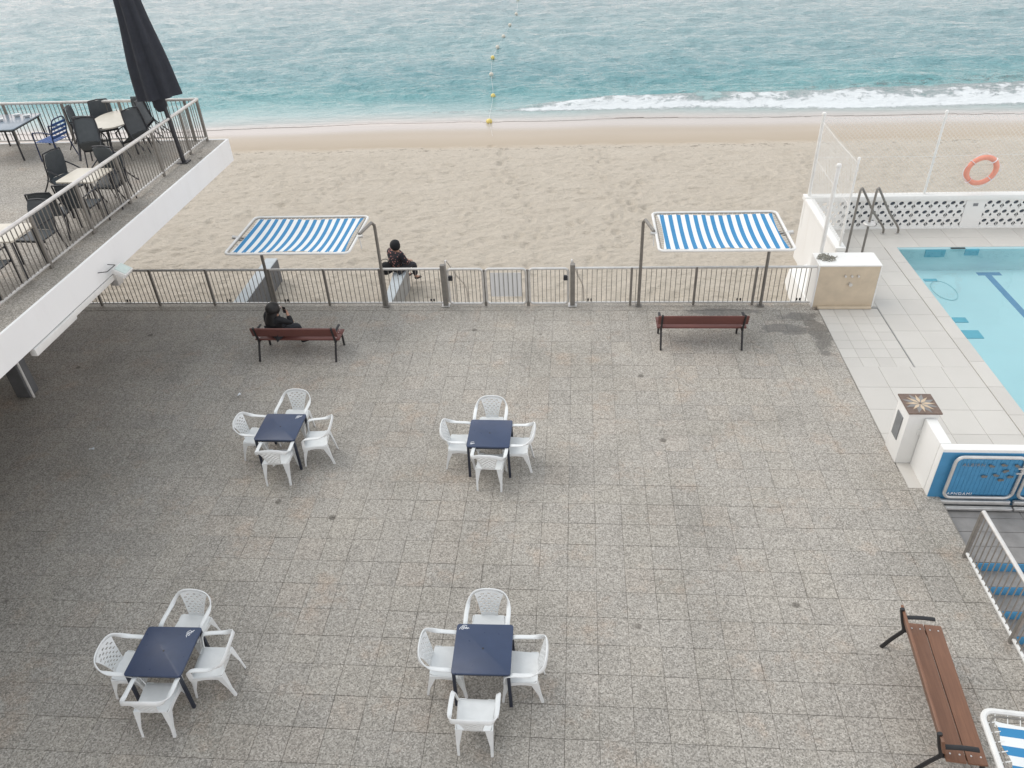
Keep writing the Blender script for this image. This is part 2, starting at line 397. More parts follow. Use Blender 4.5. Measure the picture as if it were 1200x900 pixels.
# ------------------------------------------------------------------ mesh helpers
class MB:
    """collects faces; build() links them as one mesh object"""
    def __init__(s):
        s.v, s.f = [], []
    def add(s, vs, fs):
        o = len(s.v)
        s.v += [tuple(q) for q in vs]
        s.f += [tuple(i + o for i in f) for f in fs]
        return s
    def box(s, x0, x1, y0, y1, z0, z1, mat=None):
        vs = [Vector(q) for q in ((x0, y0, z0), (x1, y0, z0), (x1, y1, z0), (x0, y1, z0), (x0, y0, z1), (x1, y0, z1), (x1, y1, z1), (x0, y1, z1))]
        if mat is not None: vs = [mat @ q for q in vs]
        return s.add(vs, [(0, 3, 2, 1), (4, 5, 6, 7), (0, 1, 5, 4), (1, 2, 6, 5), (2, 3, 7, 6), (3, 0, 4, 7)])
    def tube(s, path, r, n=8, closed=False, flat=None, radii=None, upv=None):
        """round (or flat: (rx, ry)) section swept along path"""
        P = [Vector(q) for q in path]
        N = len(P)
        tang = []
        for i in range(N):
            a = P[(i - 1) % N] if (closed or i > 0) else P[i]
            c = P[(i + 1) % N] if (closed or i < N - 1) else P[i]
            tang.append((c - a).normalized())
        t0 = tang[0]
        ref = Vector(upv) if upv else (Vector((0, 0, 1)) if abs(t0.z) < 0.9 else Vector((1, 0, 0)))
        nor = (ref - t0 * ref.dot(t0)).normalized()
        rings = []
        for i in range(N):
            t = tang[i]
            nor = (nor - t * nor.dot(t))
            nor = nor.normalized() if nor.length > 1e-6 else t.orthogonal().normalized()
            bi = t.cross(nor)
            k = radii[i] if radii else 1.0
            rx, ry = (flat if flat else (r, r))
            ring = []
            for j in range(n):
                a = 2 * PI * (j + 0.5) / n
                ca, sa = math.cos(a), math.sin(a)
                if n == 4: ca, sa = ca * 1.4142, sa * 1.4142
                ring.append(P[i] + bi * (ca * rx * k) + nor * (sa * ry * k))
            rings.append(ring)
        o = len(s.v)
        for rg in rings: s.v += [tuple(q) for q in rg]
        M_ = N if closed else N - 1
        for i in range(M_):
            a, c = o + i * n, o + ((i + 1) % N) * n
            for j in range(n):
                k = (j + 1) % n
                s.f.append((a + j, a + k, c + k, c + j))
        if not closed:
            s.f.append(tuple(o + j for j in reversed(range(n))))
            s.f.append(tuple(o + (N - 1) * n + j for j in range(n)))
        return s
    def lathe(s, prof, n=16, c=(0, 0, 0), mod=None):
        o = len(s.v)
        for i, (r, z) in enumerate(prof):
            for j in range(n):
                a = 2 * PI * j / n
                rr = r * (mod(i, a) if mod else 1)
                s.v.append((c[0] + rr * math.cos(a), c[1] + rr * math.sin(a), c[2] + z))
        for i in range(len(prof) - 1):
            for j in range(n):
                k = (j + 1) % n
                s.f.append((o + i * n + j, o + i * n + k, o + (i + 1) * n + k, o + (i + 1) * n + j))
        s.f.append(tuple(o + j for j in reversed(range(n))))
        s.f.append(tuple(o + (len(prof) - 1) * n + j for j in range(n)))
        return s
    def sheet(s, fn, nu, nv, th, skip=None):
        """thin curved plate: fn(u,v)->point, thickness th along its normal, skip(i,j) leaves a cell open"""
        P = [[Vector(fn(i / nu, j / nv)) for j in range(nv + 1)] for i in range(nu + 1)]
        def nrm(i, j):
            a = P[min(i + 1, nu)][j] - P[max(i - 1, 0)][j]
            c = P[i][min(j + 1, nv)] - P[i][max(j - 1, 0)]
            q = a.cross(c)
            return q.normalized() if q.length > 1e-9 else Vector((0, 0, 1))
        o = len(s.v)
        W = nv + 1
        top, bot = [], []
        for i in range(nu + 1):
            for j in range(nv + 1):
                k = nrm(i, j) * (th / 2)
                top.append(tuple(P[i][j] + k)); bot.append(tuple(P[i][j] - k))
        s.v += top + bot
        B = len(top)
        solid = lambda i, j: 0 <= i < nu and 0 <= j < nv and not (skip and skip(i, j))
        id_ = lambda i, j, b=0: o + b * B + i * W + j
        for i in range(nu):
            for j in range(nv):
                if not solid(i, j): continue
                s.f.append((id_(i, j), id_(i + 1, j), id_(i + 1, j + 1), id_(i, j + 1)))
                s.f.append((id_(i, j, 1), id_(i, j + 1, 1), id_(i + 1, j + 1, 1), id_(i + 1, j, 1)))
                for (di, dj, a, c) in ((0, -1, (i, j), (i + 1, j)), (1, 0, (i + 1, j), (i + 1, j + 1)), (0, 1, (i + 1, j + 1), (i, j + 1)), (-1, 0, (i, j + 1), (i, j))):
                    if not solid(i + di, j + dj):
                        s.f.append((id_(*a, 1), id_(*c, 1), id_(*c), id_(*a)))
        return s
    def prism(s, poly, z0, z1, mat=None):
        nn = len(poly)
        vs = [Vector((x, y, z0)) for x, y in poly] + [Vector((x, y, z1)) for x, y in poly]
        if mat is not None: vs = [mat @ q for q in vs]
        fs = [tuple(reversed(range(nn))), tuple(range(nn, 2 * nn))] + [(i, (i + 1) % nn, nn + (i + 1) % nn, nn + i) for i in range(nn)]
        return s.add(vs, fs)
    def mesh(s, name, mat, bevel=0, seg=1, smooth=0.6):
        me = bpy.data.meshes.new(name)
        me.from_pydata(s.v, [], s.f)
        if bevel:
            bm = bmesh.new(); bm.from_mesh(me)
            bmesh.ops.bevel(bm, geom=list(bm.edges), offset=bevel, segments=seg, affect='EDGES', profile=0.6)
            bm.to_mesh(me); bm.free()
        if smooth:
            me.shade_smooth()
            me.set_sharp_from_angle(angle=smooth)
        me.materials.append(M[mat] if isinstance(mat, str) else mat)
        me.update()
        return me
    def build(s, name, mat, parent=None, bevel=0, seg=1, smooth=0.6, loc=None, rz=None):
        o = bpy.data.objects.new(name, s.mesh(name, mat, bevel, seg, smooth))
        COL.objects.link(o)
        if parent is not None: o.parent = parent
        if loc is not None: o.location = loc
        if rz is not None: o.rotation_euler = (0, 0, rz)
        return o

def inst(name, me, parent, loc, rot=(0, 0, 0)):
    o = bpy.data.objects.new(name, me)
    COL.objects.link(o)
    o.parent = parent
    o.location = loc
    o.rotation_euler = rot
    return o

def tag(o, label=None, cat=None, group=None, kind=None):
    if label: o['label'] = label
    if cat: o['category'] = cat
    if group: o['group'] = group
    if kind: o['kind'] = kind
    return o

def thing(name, label, cat, loc=(0, 0, 0), rz=0.0, group=None):
    o = bpy.data.objects.new(name, None)
    o.empty_display_size = 0.2
    COL.objects.link(o)
    o.location = loc
    o.rotation_euler = (0, 0, rz)
    return tag(o, label, cat, group, 'thing')

def dup(root, loc, rot, label, group=None):
    r = root.copy(); COL.objects.link(r)
    r.location = loc
    r.rotation_euler = rot if isinstance(rot, tuple) else (0, 0, rot)
    r['label'] = label
    if group: r['group'] = group
    for ch in list(root.children):
        c = ch.copy(); COL.objects.link(c); c.parent = r
        for g in list(ch.children):
            d = g.copy(); COL.objects.link(d); d.parent = c
    return r

def rounded_rect(w, h, r, n=5):
    pts = []
    for cx, cy, a0 in ((w / 2 - r, h / 2 - r, 0), (-w / 2 + r, h / 2 - r, 90), (-w / 2 + r, -h / 2 + r, 180), (w / 2 - r, -h / 2 + r, 270)):
        for k in range(n + 1):
            a = rad(a0 + 90 * k / n)
            pts.append((cx + r * math.cos(a), cy + r * math.sin(a)))
    return pts

def smooth_path(pts, k=6):
    P = [Vector(q) for q in pts]
    out = []
    for i in range(len(P) - 1):
        p0, p1, p2, p3 = P[max(i - 1, 0)], P[i], P[i + 1], P[min(i + 2, len(P) - 1)]
        for j in range(k):
            t = j / k
            out.append(0.5 * ((2 * p1) + (p2 - p0) * t + (2 * p0 - 5 * p1 + 4 * p2 - p3) * t * t + (3 * p1 - p0 - 3 * p2 + p3) * t ** 3))
    out.append(P[-1])
    return out

# value noise on numpy arrays for relief of sand and sea
_tab = rng.random((256, 256))
def vnoise(x, y):
    xi, yi = np.floor(x).astype(int), np.floor(y).astype(int)
    fx, fy = x - xi, y - yi
    fx = fx * fx * (3 - 2 * fx); fy = fy * fy * (3 - 2 * fy)
    g = lambda a, c: _tab[a & 255, c & 255]
    return (g(xi, yi) * (1 - fx) + g(xi + 1, yi) * fx) * (1 - fy) + (g(xi, yi + 1) * (1 - fx) + g(xi + 1, yi + 1) * fx) * fy
def fbm(x, y, o=4, gain=0.5):
    t, a, s = 0, 1.0, 0
    for k in range(o):
        t = t + a * (vnoise(x * 2 ** k + 17.3 * k, y * 2 ** k + 5.1 * k) - 0.5); s += a; a *= gain
    return t / s
def sstep(a, c, x):
    t = np.clip((x - a) / (c - a), 0, 1); return t * t * (3 - 2 * t)

def grid_mesh(name, X, Y, Z, mat, attrs=None, drop=None):
    ny, nx = X.shape
    v = np.stack([X, Y, Z], -1).reshape(-1, 3)
    idx = np.arange(nx * ny).reshape(ny, nx)
    f = np.stack([idx[:-1, :-1], idx[:-1, 1:], idx[1:, 1:], idx[1:, :-1]], -1).reshape(-1, 4)
    if drop is not None:
        f = f[~drop[:-1, :-1].reshape(-1)]
    me = bpy.data.meshes.new(name)
    me.vertices.add(len(v)); me.vertices.foreach_set('co', v.astype(np.float32).ravel())
    me.loops.add(f.size); me.loops.foreach_set('vertex_index', f.astype(np.int32).ravel())
    me.polygons.add(len(f)); me.polygons.foreach_set('loop_start', np.arange(0, f.size, 4, dtype=np.int32))
    me.update(calc_edges=True)
    for k, a in (attrs or {}).items():
        at = me.attributes.new(k, 'FLOAT', 'POINT'); at.data.foreach_set('value', a.astype(np.float32).ravel())
    me.shade_smooth()
    me.materials.append(M[mat])
    o = bpy.data.objects.new(name, me); COL.objects.link(o)
    return o

# ================================================================== SETTING
SEA_Z = -1.5
def sand_z(y):
    return np.where(y < 27, -0.88, np.where(y < 35.2, -0.88 - 0.62 * sstep(26, 36.5, y) - 0.0, 0)) * (y < 35.2) + (y >= 35.2) * (-0.88 - 0.62 * sstep(26, 36.5, y) - np.maximum(0, y - 35.2) * 0.11)

# beach
ys = np.concatenate([np.arange(15.99, 31.5, 0.06), np.arange(31.5, 37.5, 0.12), np.linspace(37.6, 70, 40)])
xs = np.concatenate([np.linspace(-400, -24, 24), np.arange(-23.9, 25, 0.075), np.linspace(25.1, 400, 24)])
X, Y = np.meshgrid(xs, ys)
Z = sand_z(Y)
rough = 1 - sstep(29.3, 30.6, Y + 0.8 * fbm(X * 0.35, Y * 0.35, 3))
foot = fbm(X * 3.6, Y * 5.6, 2, 0.6)
pits = np.minimum(0, fbm(X * 3.4 + 40, Y * 5.2 + 9, 2) + 0.05)
Z = Z + rough * (0.075 * foot + 0.17 * pits + 0.05 * fbm(X * 0.3, Y * 0.3, 2)) + 0.05 * fbm(X * 0.12 + 3, Y * 0.2, 2)
shore = 35.2 + 1.2 * fbm(X * 0.11 + 2.2, Y * 0 + 3.0, 3)
WET = np.clip(sstep(28.0, 33.0, Y) * 0.8 + 0.25 * sstep(33.0, 35.0, Y + (35.2 - shore)), 0, 1)
trails = [((-1.6, 17.2), (-2.4, 30.5)), ((-0.9, 17.3), (3.5, 29.0)), ((-9.0, 19.0), (4.5, 24.5)), ((-3.4, 31.0), (-3.0, 22.0)), ((0.5, 20.0), (1.2, 30.8)), ((-12, 23), (-6, 29.5)), ((5.0, 21.0), (9.5, 29.5))]
for (a, c) in trails:
    L_ = math.dist(a, c); k_ = int(L_ / 0.62)
    for i in range(k_):
        q = i / k_
        fxp = a[0] + (c[0] - a[0]) * q + 0.12 * (1 if i % 2 else -1) + random.gauss(0, 0.05) + 0.5 * math.sin(q * 5)
        fyp = a[1] + (c[1] - a[1]) * q + random.gauss(0, 0.05)
        sel = (np.abs(X - fxp) < 0.5) & (np.abs(Y - fyp) < 0.5)
        r2 = ((X[sel] - fxp) / 0.11) ** 2 + ((Y[sel] - fyp) / 0.17) ** 2
        Z[sel] += -0.06 * np.exp(-r2) + 0.022 * np.exp(-((np.sqrt(r2) - 1.7) / 0.5) ** 2)
beach = grid_mesh('beach', X, Y, Z, 'sand', {'wet': WET}, (X > 6.12) & (Y < 20.0))
tag(beach, 'pale trampled sand beach between fence and sea', kind='structure')

# sea
ys = np.concatenate([np.arange(33.2, 42.0, 0.10), 42.0 + np.cumsum(np.linspace(0.11, 0.62, 210)), 120 + np.cumsum(np.geomspace(2, 420, 40))])
u = np.linspace(-1, 1, 560)
U, Y = np.meshgrid(u, ys)
Yc = np.minimum(Y, 130)
X = 1 - (Yc - 35) * 0.28 + U * (34 + (Yc - 35) * 0.72 + np.maximum(0, Y - 130) * 2.0)
bed = sand_z(Y) + 0.05 * fbm(X * 0.12 + 3, Y * 0.2, 2)
Zs = np.full_like(X, SEA_Z)
far = 1 - sstep(90, 160, Y)
near = sstep(36.5, 42, Y)
sw = fbm(X * 0.22 + 0.25 * Y * 0.22, Y * 0.62, 3, 0.55) * 0.42 + fbm(X * 0.7, Y * 1.9, 3) * 0.20
Zs += sw * near * far
# breaking wave: builds from the middle of the beach towards the pool
xx = np.clip((X + 4.5) / 6.0, 0, 1)
yf = np.interp(X, [-5, 0, 5, 9, 13, 21], [37.1, 36.9, 36.9, 36.5, 36.25, 36.4]) + 0.35 * fbm(X * 0.6, X * 0 + 1, 4)
yb = np.interp(X, [-5, -3.6, 5, 13, 21], [37.3, 37.9, 38.9, 39.2, 39.9]) + 0.5 * fbm(X * 0.45, X * 0 + 8, 4)
t = (Y - yf) / np.maximum(yb - yf, 0.15)
ridge = np.exp(-((t - 0.55) / 0.42) ** 2) * xx
Zs += 0.38 * ridge + 0.10 * ridge * fbm(X * 2.4, Y * 2.4, 3)
FO = sstep(-0.10, 0.03, t) * (1 - sstep(0.55, 1.15, t)) * np.clip(xx * 1.4, 0, 1)
FO = FO * np.clip(0.98 - 0.50 * t, 0.2, 1.0) * (0.62 + 0.75 * (0.5 + fbm(X * 0.9, Y * 1.3, 3)))
# a gap of green water in the roller and thin lace behind it
FO = np.maximum(FO, 1.05 * np.exp(-((t - 0.14) / 0.22) ** 2) * np.clip(xx * 2.5, 0, 1))
FO -= 0.6 * np.exp(-((X - 6.2) / 0.55) ** 2) * np.exp(-((Y - 37.9) / 0.6) ** 2)
FO = np.maximum(FO, 0.42 * np.exp(-((Y - 37.2 - 0.6 * fbm(X * 0.2, X * 0, 2)) / 0.25) ** 2) * (X < -3) * (X > -7))
FO = np.maximum(FO, 0.34 * np.clip(xx, 0, 1) * np.exp(-((t - 1.3) / 0.4) ** 2))
edge = 35.2 + 1.5 * fbm(X * 0.11 + 2.2, X * 0 + 3.0, 3) + 0.45 * fbm(X * 0.55, X * 0 + 3, 4)
DEP = np.clip((Y - edge) * 0.11, -0.2, 6)
d2 = np.where(DEP < 0.08, DEP * 1.2, 0.096 + (DEP - 0.08) * 0.75)
DEPN = np.clip(d2, 0, 1) * 0.62 + 0.38 * sstep(42, 75, Y)  # distance added to depth, so far water takes the pale reflection tone
DEPN = np.where(DEP <= 0, 0, DEPN)
Zs = np.where(Y < 37.5, np.maximum(Zs, bed + 0.012), Zs)
sea = grid_mesh('sea', X, Y, Zs, 'sea', {'depth': DEPN, 'foam': FO})
tag(sea, 'teal sea with a breaking wave rolling onto the beach', kind='structure')

# lower terrace: base sheet of mortar, slabs on it
TERR_X1 = 5.47
terr = MB().box(-24, TERR_X1, -4, 15.64, -0.30, -0.012).box(TERR_X1 + 0.002, 5.905, -4, 10.34, -0.30, -0.0125).build('terrace_floor', 'joint', smooth=0)
tag(terr, 'grey washed aggregate terrace paved with square slabs', kind='structure')
def in_frame(x, y, z=0.0, mg=0.02):
    d = Vector((x, y, z - CAM_H))
    w = d.dot(fwd)
    if w <= 0: return False
    px, py = d.dot(rt2) / w * 901, d.dot(up2) / w * 901
    return abs(px) < 600 * (1 + mg) and abs(py) < 450 * (1 + mg)
slabs = []
for i in range(-56, 16):
    for j in range(1, 44):
        x0, x1 = TX0 + i * TX, TX0 + (i + 1) * TX
        y1 = TY0 - (j - 1) * TY
        y0 = y1 - TY
        lim = TERR_X1 if y1 > 10.36 else 5.90
        if x0 > lim - 0.05: continue
        cx, cy = (x0 + x1) / 2, (y0 + y1) / 2
        if x1 > lim or not (in_frame(cx, cy, 0, 0.06)): 
            slabs.append((9e9, x0, min(x1, lim), y0, y1)); continue
        slabs.append(((Vector((cx, cy, -CAM_H))).length, x0, x1, y0, y1))
slabs.sort()
slab_meshes = []
for k in range(6):
    g = 0.0007 + 0.0005 * k
    slab_meshes.append(MB().box(-TX / 2 + g, TX / 2 - g, -TY / 2 + g, TY / 2 - g, -0.03, 0).mesh('paving_slab', 'paving', 0.003, 1, 0))
for k, (d, x0, x1, y0, y1) in enumerate(slabs[:300]):
    inst('paving_slab', random.choice(slab_meshes), terr, ((x0 + x1) / 2, (y0 + y1) / 2, random.uniform(-0.0016, 0.0016)),
         (random.gauss(0, 0.0016), random.gauss(0, 0.0016), random.gauss(0, 0.0022)))
rest = MB()
for (d, x0, x1, y0, y1) in slabs[300:]:
    g = random.uniform(0.0007, 0.0034)
    dz = random.uniform(-0.0016, 0.0016)
    rest.box(x0 + g, x1 - g, y0 + g, y1 - g, -0.03, dz)
rest = rest.build('paving_slabs', 'paving', terr, smooth=0)
rest['kind'] = 'stuff'

# kerb under the fence and the low wall down to the sand
tag(MB().box(-24, 5.33, 15.646, 16.02, -1.4, 0.006).build('terrace_kerb', 'paving', bevel=0.008), 'pale concrete kerb along the terrace edge under the fence', kind='structure')

# pool platform
deck = MB().box(5.474, 7.90, 9.77, 16.41, -0.3, -0.012).box(6.06, 7.90, 16.412, 20.0, -0.3, -0.0122).box(7.902, 16, 18.87, 20.0, -0.3, -0.0125).build('pool_deck', 'deck_joint', smooth=0)
tag(deck, 'pale paved deck around the swimming pool', kind='structure')
def slab(x0, x1, y0, y1, name, parent, top=0.0, mat='deck', g=0.003):
    MB().box(-(x1 - x0) / 2 + g, (x1 - x0) / 2 - g, -(y1 - y0) / 2 + g, (y1 - y0) / 2 - g, -0.03, 0).build(name, mat, parent, 0.003, 1, 0, ((x0 + x1) / 2, (y0 + y1) / 2, top + random.uniform(-0.001, 0.001)))
def slab_grid(xe, ye, name, parent, top=0.0, mat='deck'):
    for a in range(len(xe) - 1):
        for c in range(len(ye) - 1):
            slab(xe[a], xe[a + 1], ye[c], ye[c + 1], name, parent, top, mat)
slab_grid(list(np.arange(0, 5) * 0.325 + 5.476), [13.36 + 0.336 * k for k in range(8)], 'shower_tile', deck, -0.004)
slab_grid([6.80, 7.35, 7.90], [13.36 + 0.69 * k for k in range(10)], 'deck_slab', deck)
slab_grid([5.476, 6.08, 6.69, 7.30, 7.90], [9.78 + 0.7167 * k for k in range(6)][:6], 'deck_slab', deck)
slab_grid([6.80, 7.35, 7.90], [19.57, 20.0], 'deck_slab', deck)
slab_grid([6.10, 6.80], [15.8 + 0.69 * k for k in range(7)], 'deck_slab', deck)
slab_grid([7.90 + 0.9 * k for k in range(10)], [18.872, 19.44, 20.0], 'deck_slab', deck)
for k in range(16):
    slab(7.905, 8.21, 18.86 - 0.885 * (k + 1), 18.86 - 0.885 * k, 'coping_slab', deck, 0.012)
# dark drain slots round the shower floor
MB().box(6.779, 6.797, 13.34, 15.74, -0.02, 0.006).box(5.7, 6.776, 15.712, 15.745, -0.02, 0.0065).build('drain_slot', 'concrete', deck, smooth=0)

# pool basin and water
basin = MB()
PX0, PX1, PY0, PY1, PZ = 8.20, 16.0, 4.0, 18.86, -0.66
basin.add([(PX0, PY0, PZ), (PX1, PY0, PZ), (PX1, PY1, PZ), (PX0, PY1, PZ)], [(0, 1, 2, 3)])
basin.add([(PX0, PY0, PZ), (PX0, PY1, PZ), (PX0, PY1, 0.0), (PX0, PY0, 0.0)], [(0, 1, 2, 3)])
basin.add([(PX0, PY1, PZ), (PX1, PY1, PZ), (PX1, PY1, 0.0), (PX0, PY1, 0.0)], [(0, 1, 2, 3)])
basin = basin.build('pool_basin', 'pool_tile', smooth=0)
tag(basin, 'pale turquoise swimming pool basin', kind='structure')
MB().box(10.30, 10.88, 18.56, 18.72, PZ - 0.01, PZ + 0.006).box(10.46, 10.62, 4.5, 18.558, PZ - 0.01, PZ + 0.006).build('lane_marking', 'pool_mark', basin, smooth=0)
ring = [(9.15 + 0.27 * math.cos(a), 17.75 + 0.5 * math.sin(a), PZ + 0.012) for a in np.linspace(0, 2 * PI, 29)[:-1]]
MB().tube(ring, 0.010, 5, True).build('floor_ring', M['pool_ring'], basin)
for (x, z, w, h) in ((9.2, -0.17, 0.5, 0.2), (10.1, -0.14, 0.34, 0.18)):
    MB().box(x - w / 2, x + w / 2, PY1 - 0.03, PY1 + 0.02, z - h / 2, z + h / 2).build('skimmer_mouth', 'pool_light', basin, 0.01, 2)
MB().box(9.55, 9.9, PY1 - 0.04, PY1 + 0.03, -0.034, -0.012).build('overflow_slot', 'black_iron', basin, smooth=0)
for (x, y, w, d) in ((8.98, 16.3, 0.30, 0.22), (9.0, 15.66, 0.38, 0.34), (9.02, 18.3, 0.32, 0.12)):
    MB().box(x - w / 2, x + w / 2, y - d / 2, y + d / 2, PZ - 0.01, PZ + 0.02).build('floor_plate', 'pool_light', basin, 0.006, 2)
wat = MB().add([(PX0 + 0.0, PY0, -0.06), (PX1, PY0, -0.06), (PX1, PY1, -0.06), (PX0, PY1, -0.06)], [(0, 1, 2, 3)]).build('pool_water', 'pool_water', smooth=0)
tag(wat, 'clear blue water filling the swimming pool', kind='structure')

# ------------------------------------------------------------------ raised terrace on the left
UZ = 3.5
EDX, EDY = -8.25, 17.68
ut = thing('raised_terrace', 'raised terrace deck with white fascia jutting over the beach', 'terrace', (EDX, EDY, 0))
def loc_mb(cx, cy, cz=0):
    return Matrix.Translation((-cx, -cy, -cz))
T_ = loc_mb(EDX, EDY)
MB().box(-24, EDX - 0.05, -4, EDY - 0.05, 3.06, UZ, T_).build('floor_slab', 'paving_up', ut, smooth=0)
MB().box(EDX - 0.047, EDX, -4, EDY, 2.99, UZ + 0.012, T_).box(-24, EDX - 0.048, EDY - 0.047, EDY, 2.99, UZ + 0.012, T_).build('fascia', 'white_paint', ut, 0.004)
MB().box(-24, EDX - 0.35, -4, EDY - 0.35, 2.9, 3.058, T_).build('soffit', 'concrete', ut, smooth=0)
MB().box(-11.55, -11.25, 12.05, 12.35, 0, 2.898, T_).build('column', 'concrete_dark', ut, 0.01)
MB().tube([(-11.17 - EDX, 12.05 - EDY, 0.02), (-11.17 - EDX, 12.05 - EDY, 2.89)], 0.025, 8).build('downpipe', 'white_tube', ut)
MB().box(-14.3, -14.0, -4, 15.6, 0, 2.898, T_).build('back_wall', 'concrete', ut, smooth=0)

aw = thing('awning_cassette', 'long white awning cassette fixed under the raised terrace fascia', 'awning', (-8.275, 9.3, 2.915))
MB().box(-0.06, 0.05, 0.0, 1.15, -0.07, 0.06).build('housing', 'white_tube', aw, 0.02, 2)
MB().box(-0.045, 0.03, 1.152, 2.55, -0.04, 0.06).build('front_bar', 'white_tube', aw, 0.01, 2)
MB().box(-0.07, 0.075, 2.45, 2.62, -0.16, 0.07).build('end_bracket', 'steel', aw, 0.01, 2)

fl = thing('floodlight', 'small square floodlight on a wire bracket on the white fascia', 'floodlight', (-8.25, 11.55, 3.02))
MB().tube([(0.0, -0.16, 0.18), (0.16, -0.14, 0.19), (0.17, 0.12, 0.19), (0.02, 0.14, 0.19)], 0.008, 6).build('bracket', 'dark_frame', fl)
lh = MB().box(-0.12, 0.12, -0.14, 0.14, -0.045, 0.045, Matrix.Translation((0.24, 0.16, 0.06)) @ Matrix.Rotation(rad(30), 4, 'Y')).build('lamp_housing', 'white_tube', fl, 0.015, 2)
MB().box(-0.10, 0.10, -0.12, 0.12, 0.048, 0.056, Matrix.Translation((0.24, 0.16, 0.06)) @ Matrix.Rotation(rad(30), 4, 'Y')).build('glass', 'glassy', lh, 0.003)

# ------------------------------------------------------------------ railings and fences
def bars_between(parent, p0, p1, z0, z1, step, me, name='baluster'):
    a, c = Vector(p0), Vector(p1)
    L = (c - a).length
    k = max(1, int(round(L / step)))
    for i in range(1, k):
        q = a.lerp(c, i / k)
        inst(name, me, parent, (q.x, q.y, z0), (0, 0, math.atan2(c.y - a.y, c.x - a.x) + random.gauss(0, 0.02)))

def bar_mesh(h, w=0.013, d=0.013, mat='steel_dull'):
    return MB().box(-w / 2, w / 2, -d / 2, d / 2, 0, h).mesh('baluster', mat, 0, 1, 0)

RX, RY = -8.72, 17.60
# raised terrace railing (one run along the edge, one facing the sea)
ur = thing('balcony_railing', 'steel baluster railing round the raised terrace', 'railing', (RX, RY, UZ))
MB().tube([(0, -20, 0.95), (0, 0, 0.95), (-14, 0.05, 0.95)], 0.034, 10).build('top_rail', 'steel', ur)
MB().box(-0.02, 0.02, -20, 0, 0.075, 0.105).box(-14, -0.021, -0.02, 0.02, 0.075, 0.1055).build('bottom_rail', 'steel', ur, 0.004)
bm_ = bar_mesh(0.83)
posts = [0, -0.98, -2.35, -3.85, -5.25, -6.62, -8.1, -9.6, -11.1]
post_me = MB().box(-0.022, 0.022, -0.03, 0.03, 0.0, 0.93).mesh('post', 'steel_dull', 0.004)
for y in posts:
    inst('post', post_me, ur, (0.0 if y else -0.001, y - (0.03 if y == 0 else 0), 0))
for a, c in zip(posts[:-1], posts[1:]):
    bars_between(ur, (0, a, 0), (0, c, 0), 0.104, 0.93, 0.105, bm_)
px_ = [0, -0.32, -1.9, -3.3, -4.75, -6.2]
for x in px_[1:]:
    inst('post', post_me, ur, (x, 0.0, 0), (0, 0, PI / 2))
for a, c in zip(px_[:-1], px_[1:]):
    bars_between(ur, (a, 0, 0), (c, 0, 0), 0.104, 0.93, 0.105, bm_)

# beach fence
FY, FH = 15.86, 0.98
bm_f = bar_mesh(0.88)
post_f = MB().box(-0.026, 0.026, -0.03, 0.03, 0.0, 0.975).mesh('post', 'steel_dull', 0.004)
def fence(name, label, xs_posts, x0, x1, thick=None):
    f = thing(name, label, 'fence', (x0, FY, 0.022))
    MB().tube([(0, 0, FH - 0.022), (x1 - x0, 0, FH - 0.022)], 0.03, 10).build('top_rail', 'steel', f)
    MB().box(0, x1 - x0, -0.02, 0.02, 0.05, 0.085).build('bottom_rail', 'steel', f, 0.004)
    for x in xs_posts:
        inst('post', post_f, f, (x - x0, 0, 0))
    e = sorted(set([x0] + xs_posts + [x1]))
    for a, c in zip(e[:-1], e[1:]):
        if c - a > 0.2: bars_between(f, (a - x0, 0, 0), (c - x0, 0, 0), 0.084, 0.96, 0.108, bm_f)
    if thick is not None:
        MB().box(thick - x0 - 0.055, thick - x0 + 0.055, -0.055, 0.055, 0, 1.06).build('gate_post', 'steel_dull', f, 0.006)
        MB().box(thick - x0 - 0.1, thick - x0 + 0.1, -0.1, 0.1, 0, 0.012).build('base_plate', 'steel', f, 0.003)
    return f
fl_ = fence('beach_fence', 'long steel baluster fence between raised terrace and gates', [-11.7, -10.2, -8.8, -7.25, -5.93, -4.6], -13.6, -3.10, -3.10)
fr_ = fence('beach_fence', 'steel baluster fence between gates and beige shower block', [1.24, 2.69, 4.02], -0.10, 5.31, -0.10)
for f, x0, spots in ((fl_, -13.6, (-11.0, -8.45, -7.0, -3.42)), (fr_, -0.10, (0.3, 3.72, 5.05))):
    for x in spots:
        for dx in (-0.035, 0.035):
            MB().box(x - x0 + dx - 0.018, x - x0 + dx + 0.018, 0.022, 0.05, 0.09, 0.15).build('rail_clamp', 'black_iron', f, 0.004)
